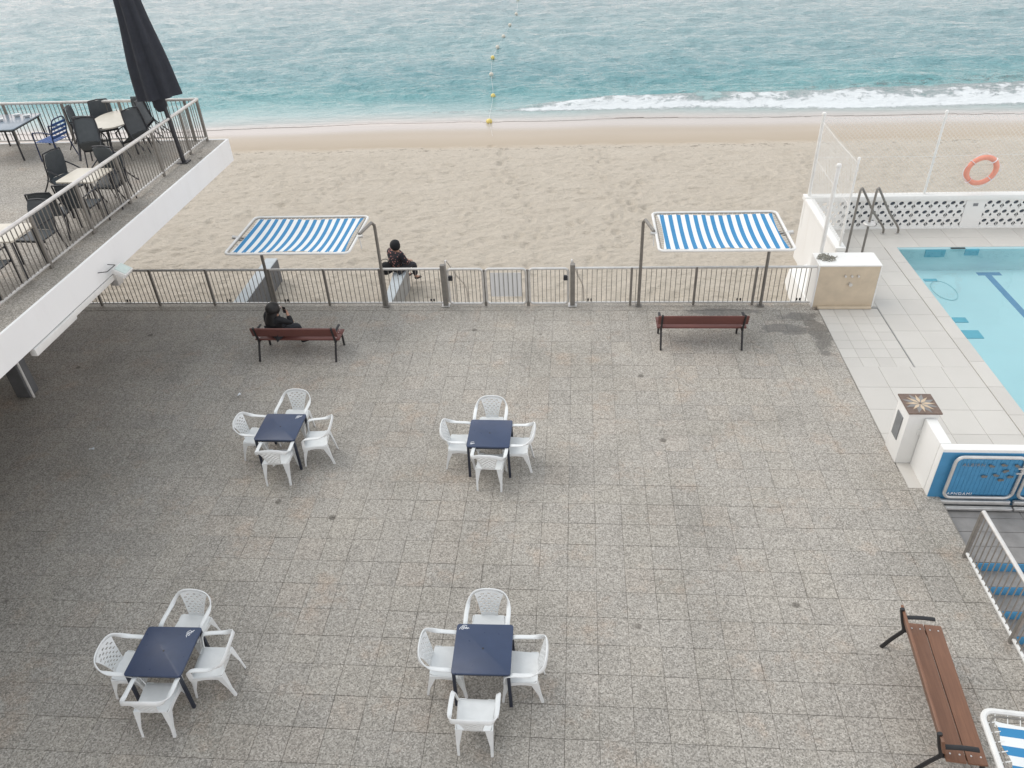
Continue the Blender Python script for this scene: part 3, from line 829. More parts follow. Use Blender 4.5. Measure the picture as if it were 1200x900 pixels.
# three gate leaves
gates = [(-2.99, -2.17, 'steel gate leaf with rounded frame beside the beach handrail'), (-2.11, -1.17, 'middle steel gate leaf backed by a white sheet'), (-1.10, -0.20, 'steel gate leaf with latch box nearest the striped empty bench')]
gate_labels = ['steel gate leaf with rounded frame beside the sloping beach handrail', 'middle steel gate leaf with a white sheet behind its bars', 'steel gate leaf with a dark latch box on its right stile']
for k, (x0, x1, _) in enumerate(gates):
    g = thing('beach_gate', gate_labels[k], 'gate', ((x0 + x1) / 2, FY - 0.02, 0.03), 0, 'gate leaves in the beach fence')
    w = x1 - x0
    fr = [(x, 0, z + 0.50) for x, z in rounded_rect(w, 0.90, 0.09)]
    MB().tube(fr, 0.031, 8, True).build('frame', 'steel', g)
    for i in range(1, 9):
        inst('baluster', bm_f, g, (-w / 2 + w * i / 9, 0, 0.06))
    if k == 1:
        MB().box(-w / 2 + 0.1, w / 2 - 0.1, 0.02, 0.03, 0.22, 0.84).build('white_sheet', 'white_paint', g, 0.003)
    if k != 1:
        s = -1 if k == 0 else 1
        MB().box(s * (w / 2 - 0.06) - 0.05, s * (w / 2 - 0.06) + 0.05, -0.04, 0.03, 0.66, 0.78).build('latch_box', 'dark_frame', g, 0.01)
    for s in (-1, 1):
        if (k == 0 and s < 0) or (k == 2 and s > 0): continue
        MB().box(s * (w / 2 + 0.018) - 0.02, s * (w / 2 + 0.018) + 0.02, -0.02, 0.02, -0.01, 0.93).build('stile', 'steel_dull', g, 0.004)
# sand-covered steps down to the beach, and handrails
st = tag(MB().box(-3.1, -0.1, 16.022, 16.35, -1.3, -0.19).box(-3.1, -0.1, 16.352, 16.68, -1.3, -0.42).box(-3.1, -0.1, 16.682, 17.0, -1.3, -0.65).build('beach_steps', 'sand', bevel=0.01), 'sand covered steps behind the beach gates', 'steps')
for k, (x, lab) in enumerate(((-3.06, 'sloping steel handrail going down to sand behind the left gate post'), (-0.12, 'sloping steel handrail going down to sand behind the right gate post'))):
    h = thing('beach_handrail', lab, 'handrail', (x, 16.0, 0.0), 0, 'handrails of the beach steps')
    MB().tube(smooth_path([(0, 0.04, 0.02), (0, 0.04, 0.95), (0, 0.10, 1.06), (0.02, 0.2, 0.98), (0.14, 0.62, 0.42), (0.28, 1.1, -0.2), (0.28, 1.12, -0.85)], 4), 0.02, 8).build('rail', 'steel', h)
    MB().tube([(0.06, 0.75, 0.5), (0.06, 0.75, -0.7)], 0.015, 8).build('stanchion', 'steel', h)

# concrete spurs on the sand
sp = thing('concrete_spur', 'broad concrete spur wall on the sand under the occupied bench awning', 'wall', (-8.46, 16.03, -1.4))
MB().box(-0.16, 0.18, 0, 2.85, 0, 1.17).build('wall_body', 'concrete_dark', sp, 0.012)
MB().box(-0.165, 0.165, 0, 2.87, 1.172, 1.20).build('coping', 'pale_concrete', sp, 0.006)
sp2 = thing('concrete_spur', 'narrow concrete spur wall someone sits on', 'wall', (-4.70, 16.03, -1.4))
MB().prism([(-0.09, 0), (0.07, 0), (0.16, 2.45), (-0.20, 2.45)], 0, 1.07).build('wall_body', 'concrete', sp2, 0.01)
MB().prism([(-0.095, 0), (0.075, 0), (0.165, 2.46), (-0.205, 2.46)], 1.072, 1.10).build('coping', 'pale_concrete', sp2, 0.006)

# ------------------------------------------------------------------ pool boundary
# wall facing the sea, of pierced blocks
lw = thing('pierced_wall', 'white garden wall of pierced blocks behind the pool', 'wall', (6.05, 20.0, 0))
WX1 = 16.0
MB().box(0, WX1 - 6.05, 0, 0.20, -1.4, 0.045).build('plinth', 'white_wall', lw, 0.005)
MB().box(-0.03, WX1 - 6.05, -0.02, 0.24, 0.80, 0.93).build('coping', 'white_wall', lw, 0.012, 2)
BW, BH = 0.437, 0.2516
def block_mesh():
    el = lambda cx, cy, rx, ry, n=10, rot=0.35: [(cx + rx * math.cos(a) * math.cos(rot) - ry * math.sin(a) * math.sin(rot), cy + rx * math.cos(a) * math.sin(rot) + ry * math.sin(a) * math.cos(rot)) for a in np.linspace(0, 2 * PI, n + 1)[:-1]]
    dia = lambda cx, cy, rx, ry: [(cx - rx, cy), (cx, cy - ry), (cx + rx, cy), (cx, cy + ry)]
    g = 0.002
    outer = [(g, g), (BW / 2 - 0.045, g), (BW / 2 + 0.045, g), (BW - g, g), (BW - g, BH - g), (g, BH - g)]
    holes = [el(0.112, 0.165, 0.064, 0.050), el(BW - 0.112, 0.165, 0.064, 0.050), dia(BW / 2, 0.075, 0.036, 0.056)]
    # half diamonds at the two ends meet the neighbour's half
    holes += [[(0.006, 0.008), (0.060, 0.072), (0.006, 0.14)], [(BW - 0.006, 0.008), (BW - 0.006, 0.14), (BW - 0.060, 0.072)]]
    verts, edges = [], []
    for poly in [outer] + holes:
        o = len(verts); k = len(poly)
        verts += [Vector(q) for q in poly]; edges += [(o + i, o + (i + 1) % k) for i in range(k)]
    V, E_, F_, *_r = delaunay_2d_cdt(verts, edges, [], 1, 1e-6)
    def inside(q, poly):
        c = False
        for i in range(len(poly)):
            (x1, y1), (x2, y2) = poly[i], poly[i - 1]
            if (y1 > q[1]) != (y2 > q[1]) and q[0] < (x2 - x1) * (q[1] - y1) / (y2 - y1) + x1: c = not c
        return c
    tris = []
    for f in F_:
        q = sum((V[i] for i in f), Vector((0, 0))) / len(f)
        if inside(q, outer) and not any(inside(q, h) for h in holes): tris.append(tuple(f))
    D = 0.035
    mb = MB()
    nV = len(V)
    vs = [(v.x, 0, v.y) for v in V] + [(v.x, D, v.y) for v in V]
    fs, cnt = [], {}
    for t in tris:
        a, b_, c_ = [V[i] for i in t]
        if (b_ - a).cross(c_ - a) < 0: t = t[::-1]
        fs.append(t); fs.append(tuple(i + nV for i in t[::-1]))
        for i in range(len(t)):
            e = (t[i], t[(i + 1) % len(t)])
            cnt[e] = 1
    for (a, c) in list(cnt):
        if (c, a) not in cnt:
            fs.append((c, a, a + nV, c + nV))
    mb.add(vs, fs)
    return mb.mesh('pierced_block', 'white_wall', 0, 1, 0)
blk = block_mesh()
x = 0.18
for (x0, ncol) in ((0.20, 9), (4.62, 9)):
    for i in range(ncol):
        for j in range(3):
            inst('pierced_block', blk, lw, (x0 + i * BW, 0.03, 0.045 + j * BH))
    if x0 > 1:
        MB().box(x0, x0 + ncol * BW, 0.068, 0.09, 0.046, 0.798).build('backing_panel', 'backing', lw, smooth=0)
    else:
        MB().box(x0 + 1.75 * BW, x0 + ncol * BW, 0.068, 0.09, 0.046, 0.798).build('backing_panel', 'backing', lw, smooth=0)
for (a, c) in ((0.0, 0.198), (0.20 + 9 * BW + 0.002, 4.618), (4.622 + 9 * BW, 9.95)):
    MB().box(a, c, 0.02, 0.185, 0.046, 0.799).build('pier', 'white_wall', lw, 0.004)
MB().box(4.32, 4.44, 0.008, 0.019, 0.62, 0.70).build('small_plate', 'grey_grille', lw, 0.003)

# side wall down to the shower block
sw_ = thing('platform_wall', 'white side wall of the pool platform above the sand', 'wall', (6.05, 16.42, -1.4))
MB().box(0, 0.18, 0, 3.578, 0, 2.20).build('wall_body', 'white_wall', sw_, 0.006)
MB().box(-0.03, 0.21, 0.55, 3.56, 2.202, 2.30).build('coping', 'white_wall', sw_, 0.012, 2)
MB().add([(-0.72, -0.38, 0), (-0.002, -0.38, 0), (-0.002, 2.55, 0), (-0.62, 2.35, 0), (-0.66, -0.38, 1.25), (-0.002, -0.38, 1.3), (-0.002, 2.45, 0.95), (-0.5, 2.25, 0.9)],
         [(0, 3, 2, 1), (4, 5, 6, 7), (0, 1, 5, 4), (1, 2, 6, 5), (2, 3, 7, 6), (3, 0, 4, 7)]).build('buttress', 'white_wall', sw_, 0.03, 2)
MB().tube([(-0.005, 1.0, 1.12), (-0.005, 1.75, 1.15)], 0.006, 5).build('cable', 'grey_grille', sw_)

# shower block
sb = thing('shower_block', 'beige tiled shower block with taps and white edging', 'shower', (5.33, 15.77, 0))
MB().box(0.03, 1.32, 0.0, 0.62, 0, 1.02).build('front_panel', 'beige', sb, 0.004)
MB().box(0.0, 0.028, -0.004, 0.64, 0, 1.05).build('side_panel', 'white_wall', sb, 0.004)
MB().box(1.322, 1.35, -0.004, 0.64, 0, 1.05).build('side_panel', 'white_wall', sb, 0.004)
MB().box(0.03, 1.32, -0.01, 0.64, 1.022, 1.056).build('top_slab', 'white_wall', sb, 0.006)
MB().box(0.12, 1.3, -0.10, -0.004, 0.0, 0.05).build('step', 'beige', sb, 0.01)
for x in (0.60, 0.74, 0.88):
    MB().tube([(x, -0.001, 0.80), (x, -0.05, 0.80)], 0.026, 10).build('tap', 'steel', sb)
tp = MB().tube([(0.74, -0.001, 0.60), (0.74, -0.07, 0.60)], 0.04, 12).build('shower_button', 'steel', sb)
mb = MB()
for k in range(60):
    a = random.uniform(0, 2 * PI); q = random.uniform(0, 1) ** 0.5
    p0 = Vector((0.22 + 0.22 * q * math.cos(a), 0.33 + 0.16 * q * math.sin(a), 1.058))
    b0 = random.uniform(0, 2 * PI)
    mb.tube([p0, p0 + Vector((0.05 * math.cos(b0), 0.05 * math.sin(b0), 0.03)), p0 + Vector((0.1 * math.cos(b0 + .5), 0.1 * math.sin(b0 + .5), 0.012))], 0.006, 4)
dl_ = mb.build('rope_coil', 'soil')
dl_.location = (5.33, 15.77, 0)
tag(dl_, 'tangled grey green cord heaped on top of the shower block', 'cord')
dl_['kind'] = 'thing'

# net posts on the platform walls, nets between
def net_post(x, y, z0, h, label, r=0.032):
    t = thing('net_post', label, 'post', (x, y, z0), 0, 'white net posts of the pool platform')
    MB().tube([(0, 0, 0), (0, 0, h)], r, 10).build('pole', 'white_tube', t)
    MB().lathe([(r * 1.25, 0), (r * 1.3, 0.03), (r * 0.9, 0.06), (0.006, 0.07)], 10, (0, 0, h)).build('cap', 'white_tube', t)
    for z in np.arange(0.35, h, 0.5):
        MB().tube([(0, -r, z), (0.02, -r - 0.035, z), (0.0, -r - 0.05, z + 0.03)], 0.007, 5).build('hook', 'white_tube', t)
net_post(6.14, 20.1, 0.93, 2.12, 'tall white net post at the sea corner of the pool wall', 0.045)
net_post(9.09, 20.12, 0.93, 2.1, 'tall white net post on the pierced wall between the rail and lifebuoy', 0.032)
net_post(12.05, 20.12, 0.93, 2.1, 'white net post on the pierced wall outside the lifebuoy', 0.032)
net_post(5.52, 16.42, 0.05, 3.0, 'white net post standing behind the shower block', 0.045)
net_post(6.14, 17.08, 0.9, 2.05, 'thin white net post at the near end of the platform wall', 0.028)
def net(name, label, p0, p1, z0, z1):
    a, c = Vector(p0), Vector(p1)
    L = (c - a).length; d = (c - a).normalized(); Hn = z1 - z0
    o = thing(name, label, 'net', (a.x, a.y, z0))
    mb = MB()
    s = 0.11
    w = 0.0036
    k = int((L + Hn) / s)
    for sgn in (1, -1):
        for i in range(k + 1):
            # line: t - sgn-slanted
            t0 = i * s - Hn if sgn > 0 else i * s
            pts = []
            ta, za = t0, 0.0
            tb, zb = (t0 + Hn, Hn) if sgn > 0 else (t0 - Hn, Hn)
            # clip to 0..L
            def clip(ta, za, tb, zb):
                if ta > tb: ta, za, tb, zb = tb, zb, ta, za
                if tb <= 0 or ta >= L: return None
                if ta < 0: za += (zb - za) * (0 - ta) / (tb - ta); ta = 0
                if tb > L: zb = za + (zb - za) * (L - ta) / (tb - ta); tb = L
                return ta, za, tb, zb
            q = clip(ta, za, tb, zb)
            if not q: continue
            ta, za, tb, zb = q
            A = d * ta + Vector((0, 0, za)); B = d * tb + Vector((0, 0, zb))
            sag = Vector((-d.y, d.x, 0)) * random.uniform(-0.01, 0.01)
            mb.tube([A, (A + B) / 2 + sag, B], w, 3)
    mb.build('netting', 'white_tube', o)
    for z in (0.02, Hn * 0.5, Hn - 0.02):
        MB().tube([(0, 0, z), tuple(d * L * 0.5 + Vector((0, 0, z - 0.03))), tuple(d * L + Vector((0, 0, z)))], 0.005, 5).build('edge_rope', 'white_tube', o)
    return o
net('ball_net', 'thin white ball net strung above the pierced wall', (6.14, 20.1, 0), (12.05, 20.12, 0), 0.95, 2.98)
net('ball_net', 'thin white ball net along the platform side wall', (6.14, 17.08, 0), (6.14, 20.1, 0), 0.95, 2.9)

# lifebuoy on the net
lb = thing('lifebuoy', 'orange lifebuoy hanging on the net above the pool wall', 'lifebuoy', (10.28, 20.03, 1.60))
mb = MB()
R_, r_ = 0.35, 0.068
for i in range(36):
    for j in range(12):
        a, c = 2 * PI * i / 36, 2 * PI * j / 12
        mb.v.append(((R_ + r_ * math.cos(c)) * math.cos(a), -0.05 + 0.8 * r_ * math.sin(c) - 0.12 * ((R_ + r_ * math.cos(c)) * math.sin(a)), (R_ + r_ * math.cos(c)) * math.sin(a)))
        mb.f.append((i * 12 + j, ((i + 1) % 36) * 12 + j, ((i + 1) % 36) * 12 + (j + 1) % 12, i * 12 + (j + 1) % 12))
mb.build('ring', 'orange', lb, smooth=1.2)
for k in range(4):
    a = rad(50 + 90 * k)
    mb = MB()
    pts = [((R_ + (r_ + 0.004) * math.cos(c)) * math.cos(a), -0.05 + 0.8 * (r_ + 0.004) * math.sin(c) - 0.12 * R_ * math.sin(a), (R_ + (r_ + 0.004) * math.cos(c)) * math.sin(a)) for c in np.linspace(0, 2 * PI, 15)[:-1]]
    mb.tube(pts, 0.02, 5, True, flat=(0.03, 0.006)).build('white_band', 'print_white', lb)
MB().tube(smooth_path([(0.40 * math.cos(rad(50 + 90 * k)), -0.07, 0.40 * math.sin(rad(50 + 90 * k))) if k % 1 == 0 else (0.46 * math.cos(rad(50 + 90 * k)), -0.07, 0.46 * math.sin(rad(50 + 90 * k))) for k in np.arange(0, 4.1, 0.5)], 4), 0.007, 5).build('grab_line', 'print_white', lb)

# stainless pool handrails
for k, (x, lab) in enumerate(((6.70, 'bent stainless pool handrail nearer the shower block'), (7.08, 'bent stainless pool handrail whose foot stands by the pool corner'))):
    h = thing('pool_handrail', lab, 'handrail', (x, 18.1, 0), 0, 'stainless handrails by the pool corner')
    MB().tube(smooth_path([(0, 0, 0), (0, 0.0, 1.0), (0.0, 0.0, 1.78), (0.05, 0.06, 1.86), (0.12, 0.13, 1.80), (0.75, 0.85, 0.95), (1.36, 1.52, 0.22), (1.42, 1.6, 0.0)], 5), 0.028, 8).build('rail', 'steel_dull', h)
    for (a, c) in ((0, 0), (1.42, 1.6)):
        MB().lathe([(0.07, 0.0), (0.07, 0.012), (0.03, 0.02)], 14, (a, c, 0.0)).build('flange', 'steel', h)
    if k == 1:
        MB().lathe([(0.02, -0.03), (0.13, -0.03), (0.15, 0.0), (0.13, 0.03), (0.02, 0.03)], 16, (0.0, -0.03, 1.02)).build('soap_dish', 'steel', h)

# pillar with star cap, L-shaped wall and blue slatted gate
pl = thing('gate_pillar', 'white pillar with a brown star mosaic cap beside the blue gate', 'pillar', (5.69, 10.66, 0))
MB().box(-0.245, 0.235, -0.255, 0.245, 0, 1.06).build('shaft', 'white_wall', pl, 0.02, 2)
cap = MB().box(-0.27, 0.26, -0.28, 0.27, 1.062, 1.09).build('cap', 'brown_tile', pl, 0.004)
for k in range(16):
    a = 2 * PI * k / 16
    ln = 0.235 if k % 2 == 0 else 0.30
    w_ = 0.028 if k % 2 == 0 else 0.05
    ca, sa = math.cos(a), math.sin(a)
    lim = min(1, 0.255 / max(abs(ln * ca), 1e-6), 0.255 / max(abs(ln * sa), 1e-6)); L_ = ln * lim
    z_ = 0.004 if k % 2 == 0 else 0.0025
    poly = [(0.02 * ca, 0.02 * sa), (L_ * 0.42 * ca + w_ * sa, L_ * 0.42 * sa - w_ * ca), (L_ * ca, L_ * sa), (L_ * 0.42 * ca - w_ * sa, L_ * 0.42 * sa + w_ * ca)]
    MB().prism(poly, 1.0902, 1.0902 + z_).build('star_ray', 'star' if k % 2 == 0 else M['step_stone'], cap, smooth=0).location = (-0.005, -0.005, 0)
MB().box(-0.262, -0.246, -0.10, 0.13, 0.38, 0.86).build('vent_panel', 'grey_grille', pl, 0.004)
MB().box(-0.04, 0.03, -0.275, -0.256, 0.62, 0.74).build('socket_box', 'white_tube', pl, 0.006)
gw = thing('gate_wall', 'low white wall running from the pillar behind the blue gate', 'wall', (5.70, 9.60, 0))
MB().box(0.0, 0.185, 0.152, 0.80, -0.2, 0.985).box(0.0, 3.2, 0.0, 0.15, -0.2, 0.986).build('wall_body', 'white_wall', gw, 0.025, 2)
MB().box(0.004, 3.2, -0.012, -0.001, -0.16, 0.93).build('blue_face', 'blue_paint', gw, 0.004)

def gate_leaf(cx, label):
    g = thing('pool_gate', label, 'gate', (cx, 9.52, -0.10), 0, 'blue slatted pool gates')
    W_, H_ = 1.04, 0.84
    MB().tube([(x_, 0, z_ + 0.58) for x_, z_ in rounded_rect(W_, H_, 0.11)], 0.027, 8, True).build('frame', 'steel', g)
    sl = MB().box(-0.031, 0.031, 0.0, 0.012, 0.21, 0.95).mesh('slat', 'blue_paint', 0.003)
    for i in range(15):
        inst('slat', sl, g, (-W_ / 2 + 0.075 + i * (W_ - 0.15) / 14, 0.014, 0))
    MB().box(-W_ / 2 - 0.02, W_ / 2 + 0.02, -0.03, 0.03, 0.02, 0.10).build('sill_rail', 'steel', g, 0.01)
    MB().box(-W_ / 2 - 0.03, W_ / 2 + 0.03, -0.12, -0.06, -0.02, 0.03).build('threshold_bar', 'steel', g, 0.006)
    for (fx, fz) in ((0.02, 0.84), (0.2, 0.86), (0.40, 0.85), (-0.03, 0.62), (0.14, 0.65), (0.36, 0.62), (0.26, 0.73), (0.24, 0.55)):
        a = random.uniform(-0.5, 0.5)
        Rm = Matrix.Translation((fx, -0.006, fz)) @ Matrix.Rotation(a, 4, 'Y') @ Matrix.Rotation(PI / 2, 4, 'X')
        body = [(0.036 * math.cos(t) , 0.024 * math.sin(t)) for t in np.linspace(0.5, 2 * PI - 0.5, 12)] + [(0.058, -0.022), (0.052, 0.0), (0.058, 0.022)]
        MB().prism(body, 0, 0.012, Rm).build('fish_relief', 'fish', g, smooth=0)
    return g
def lettering(text, parent, loc, size, mat):
    cu = bpy.data.curves.new('lettering', 'FONT')
    cu.body = text; cu.size = size; cu.extrude = 0.002; cu.space_character = 1.25
    tmp = bpy.data.objects.new('lettering_tmp', cu); COL.objects.link(tmp)
    bpy.context.view_layer.update()
    dg = bpy.context.evaluated_depsgraph_get()
    me = bpy.data.meshes.new_from_object(tmp.evaluated_get(dg))
    bpy.data.objects.remove(tmp)
    me.materials.clear(); me.materials.append(M[mat])
    o = bpy.data.objects.new('lettering', me); COL.objects.link(o)
    o.parent = parent; o.location = loc; o.rotation_euler = (PI / 2, 0, 0)
    return o
g1 = gate_leaf(6.42, 'blue slatted gate in a steel frame next to the star pillar')
lettering('ALBIRN', g1, (-0.40, -0.004, 0.82), 0.085, 'grey_grille')
lettering('APNDAMI', g1, (-0.48, -0.004, 0.215), 0.075, 'print_white')
g2 = gate_leaf(7.55, 'blue slatted gate leaf cut by the right picture edge')
for z in (0.80, 0.70):
    MB().box(0.42, 0.56, -0.045, -0.02, z, z + 0.02).build('hinge', 'steel', g1, 0.003)

# stairwell by the gate
sl_ = MB().box(5.91, 9.5, 8.33, 9.585, -0.6, -0.165).build('stair_landing', 'joint', smooth=0)
tag(sl_, 'dark stone landing below the blue gate', kind='structure')
for a, c in ((8.335, 8.66), (8.66, 8.97), (8.97, 9.27), (9.27, 9.58)):
    for xa in range(3):
        slab(5.915 + xa * 1.19, 5.915 + (xa + 1) * 1.19, a, c, 'landing_slab', sl_, -0.15, 'step_stone', 0.004)
stp = thing('stairs', 'dark stone stairs with blue risers going down beside the railing', 'stairs', (5.91, 8.33, -0.15))
for k in range(1, 9):
    z1 = -0.165 * k
    MB().box(0, 3.5, -0.31 * k, -0.31 * (k - 1) - 0.004, z1 - 0.6, z1).build('tread', 'step_stone', stp, 0.004)
    MB().box(0.004, 3.5, -0.31 * (k - 1) - 0.016, -0.31 * (k - 1) - 0.005, z1 + 0.002, z1 + 0.165 - 0.004).build('riser', 'blue_paint', stp, smooth=0)
sr = thing('stair_railing', 'steel baluster railing along the top of the stairwell', 'railing', (5.78, 8.30, 0))
MB().tube([(0, 0.0, 0.93), (0, -4.6, 0.93)], 0.03, 10).build('top_rail', 'steel', sr)
MB().box(-0.02, 0.02, -4.6, 0.0, 0.085, 0.118).build('bottom_rail', 'white_tube', sr, 0.004)
ps = MB().box(-0.026, 0.026, -0.026, 0.026, 0, 0.92).mesh('post', 'steel_dull', 0.004)
pe = [0, -1.5, -3.0, -4.5]
for y in pe: inst('post', ps, sr, (0, y, 0))
bsr = bar_mesh(0.80)
for a, c in zip(pe[:-1], pe[1:]):
    bars_between(sr, (0, a, 0), (0, c, 0), 0.117, 0.92, 0.105, bsr)

# ================================================================== FURNITURE ON THE TERRACE
def plastic_chair():
    t = thing('plastic_chair', 'x', 'chair')
    def seat(u, v):
        x = (u - 0.5) * 2; y = -0.205 + 0.43 * v
        w = 0.205 + 0.025 * v
        rr = 1 - 0.06 * max(0, abs(2 * v - 1) - 0.8) / 0.2
        z = 0.425 - 0.016 * (1 - x * x) * math.sin(PI * min(1, v * 1.05)) - 0.035 * max(0, (v - 0.88) / 0.12) ** 2 + 0.012 * max(0, (0.15 - v) / 0.15)
        return (x * w * rr, y, z)
    MB().sheet(lambda u, v: seat(1 - u, v), 12, 12, 0.012).build('seat', 'plastic', t, smooth=0.9)
    # moulded skirt under the seat
    for s in (-1, 1):
        MB().sheet(lambda u, v, s=s: (s * (0.212 + 0.024 * u), -0.2 + 0.42 * u, 0.425 - v * (0.045 + 0.045 * (2 * u - 1) ** 2)), 10, 2, 0.008).build('side_skirt', 'plastic', t, smooth=0.9)
    MB().sheet(lambda u, v: ((u - 0.5) * 0.44, 0.218, 0.40 - v * (0.035 + 0.05 * (2 * u - 1) ** 2)), 10, 2, 0.008).build('front_skirt', 'plastic', t, smooth=0.9)
    def back(u, v):
        x = (u - 0.5) * 2
        w = 0.110 + 0.085 * v ** 1.3
        y = -0.205 - 0.118 * v ** 1.05 + 0.022 * x * x * (0.4 + v)
        z = 0.43 + 0.378 * v - 0.040 * x * x * v ** 3
        return (x * w, y, z)
    cut = lambda i, j: (i % 4 in (1, 2) if (j // 2) % 2 else i % 4 in (3, 0)) and j % 2 == 1 and 2 <= j <= 17 and 1 <= i <= 14
    MB().sheet(back, 16, 20, 0.010, cut).build('backrest', 'plastic', t, smooth=0.9)
    half = [(0.236, 0.195, 0.40), (0.262, 0.185, 0.56), (0.275, 0.16, 0.63), (0.278, 0.08, 0.655), (0.280, -0.05, 0.66), (0.275, -0.15, 0.672), (0.262, -0.235, 0.705), (0.225, -0.29, 0.755), (0.16, -0.315, 0.795), (0.08, -0.325, 0.812), (0.0, -0.328, 0.816)]
    hoop = smooth_path(half, 3)
    full = hoop + [Vector((-q.x, q.y, q.z)) for q in reversed(hoop[:-1])]
    # flat moulded band, wide face up on the arms, facing forward on the back
    mb = MB()
    nF = len(full); ring = []
    for i, q in enumerate(full):
        tg = (full[min(i + 1, nF - 1)] - full[max(i - 1, 0)]).normalized()
        out = Vector((q.x, q.y + 0.02, 0)).normalized()
        rise = min(1.0, max(0.0, (-(q.y) - 0.10) / 0.18))
        wide = (out * (1 - rise) + Vector((0, 0.28, 1)) * rise)
        wide = (wide - tg * wide.dot(tg)).normalized()
        th = tg.cross(wide).normalized()
        hw = 0.029
        ring.append([q + wide * hw * a + th * 0.008 * c for a, c in ((-1, -1), (1, -1), (1, 1), (-1, 1))])
    o = 0
    for rg in ring: mb.v += [tuple(q) for q in rg]
    for i in range(nF - 1):
        for j in range(4):
            k = (j + 1) % 4
            mb.f.append((i * 4 + j, i * 4 + k, (i + 1) * 4 + k, (i + 1) * 4 + j))
    mb.f.append((3, 2, 1, 0)); e = (nF - 1) * 4; mb.f.append((e, e + 1, e + 2, e + 3))
    mb.build('arm_hoop', 'plastic', t, 0.003, 1, 0.9)
    # legs: tapered channel, two faces meeting at the outer corner
    for sx in (-1, 1):
        for (ty, by) in ((0.205, 0.255), (-0.195, -0.275)):
            sy = 1 if ty > 0 else -1
            mb = MB()
            tx, bx_ = 0.222, 0.232 if sy > 0 else 0.215
            def leg_face(u, v, along):
                x = sx * (tx + (bx_ - tx) * v); y = ty + (by - ty) * v
                z = 0.43 * (1 - v)
                wd = (0.088 - 0.052 * min(1, v * 1.6) - 0.008 * v)
                return (x - (sx * wd * u if along == 0 else 0), y - (sy * wd * u if along == 1 else 0), z)
            mb.sheet(lambda u, v: leg_face(u, v, 0), 2, 8, 0.010)
            mb.sheet(lambda u, v: leg_face(u, v, 1), 2, 8, 0.010)
            mb.build('leg', 'plastic', t, smooth=0.9)
    return t

def square_table():
    t = thing('square_table', 'x', 'table')
    S = 0.735
    MB().prism(rounded_rect(S, S, 0.035, 4), 0.665, 0.692).build('tabletop', 'navy', t, 0.005, 2)
    MB().prism(rounded_rect(S - 0.05, S - 0.05, 0.03, 3), 0.615, 0.664).build('apron', 'navy_metal', t, 0.003)
    for sx in (-1, 1):
        for sy in (-1, 1):
            MB().tube([(sx * (S / 2 - 0.03), sy * (S / 2 - 0.03), 0.66), (sx * (S / 2 - 0.018), sy * (S / 2 - 0.018), 0.0)], 0.024, 4, flat=(0.02, 0.02)).build('leg', 'navy_metal', t, 0.003)
    MB().lathe([(0.014, 0), (0.014, 0.002)], 10, (0, 0, 0.692)).build('parasol_hole_plug', 'dark_frame', t)
    return t
def table_logo(t, cx, cy, rz, sc=1.0):
    pts = [(-0.06, -0.02), (-0.045, 0.012), (-0.02, 0.022), (-0.008, -0.012), (-0.03, -0.016), (-0.028, 0.006), (0.0, 0.024), (0.012, -0.01), (0.03, 0.02), (0.036, -0.012), (0.05, 0.006), (0.065, -0.006)]
    mb = MB().tube([(x * sc, y * sc, 0.0) for x, y in [(q.x, q.y) for q in smooth_path([(a, c, 0) for a, c in pts], 5)]], 0.004, 4, flat=(0.0042, 0.0006))
    mb.tube([(-0.03, 0.036, 0), (0.0, 0.046, 0), (0.035, 0.036, 0)], 0.004, 4, flat=(0.004, 0.0006))
    o = mb.build('logo', 'print_white', t, smooth=0)
    o.location = (cx, cy, 0.6932); o.rotation_euler = (0, 0, rz)

# table groups: centre, where each of the chairs stands (x, y, turn)
tables = {
    'fence left': ((-5.22, 10.34), [('N', -5.20, 10.96, 178), ('S', -5.16, 9.83, 4), ('W', -5.71, 10.40, -92), ('E', -4.60, 10.33, 97)], (0.25, 0.28, 0.6)),
    'fence right': ((-1.475, 10.23), [('N', -1.52, 10.80, 180), ('S', -1.44, 9.79, -3), ('W', -2.00, 10.28, -90), ('E', -1.02, 10.22, 88)], (-0.27, -0.29, 0.2)),
    'camera left': ((-5.26, 5.72), [('N', -5.22, 6.27, 176), ('S', -5.20, 5.23, 2), ('W', -5.72, 5.66, -90), ('E', -4.70, 5.76, 94)], (0.24, 0.27, 0.9)),
    'camera right': ((-1.15, 5.925), [('N', -1.15, 6.43, 180), ('S', -1.18, 5.18, 0), ('W', -1.62, 5.90, -91), ('E', -0.66, 5.86, 90)], (-0.27, 0.30, 0.0)),
}
tdesc = {'fence left': 'far left navy table', 'fence right': 'far middle navy table', 'camera left': 'near left navy table', 'camera right': 'near middle navy table'}
sdesc = {'N': 'on the sea side of', 'S': 'with its back to the viewer at', 'W': 'on the left side of', 'E': 'on the right side of'}
ch0, tb0 = plastic_chair(), square_table()
first = True
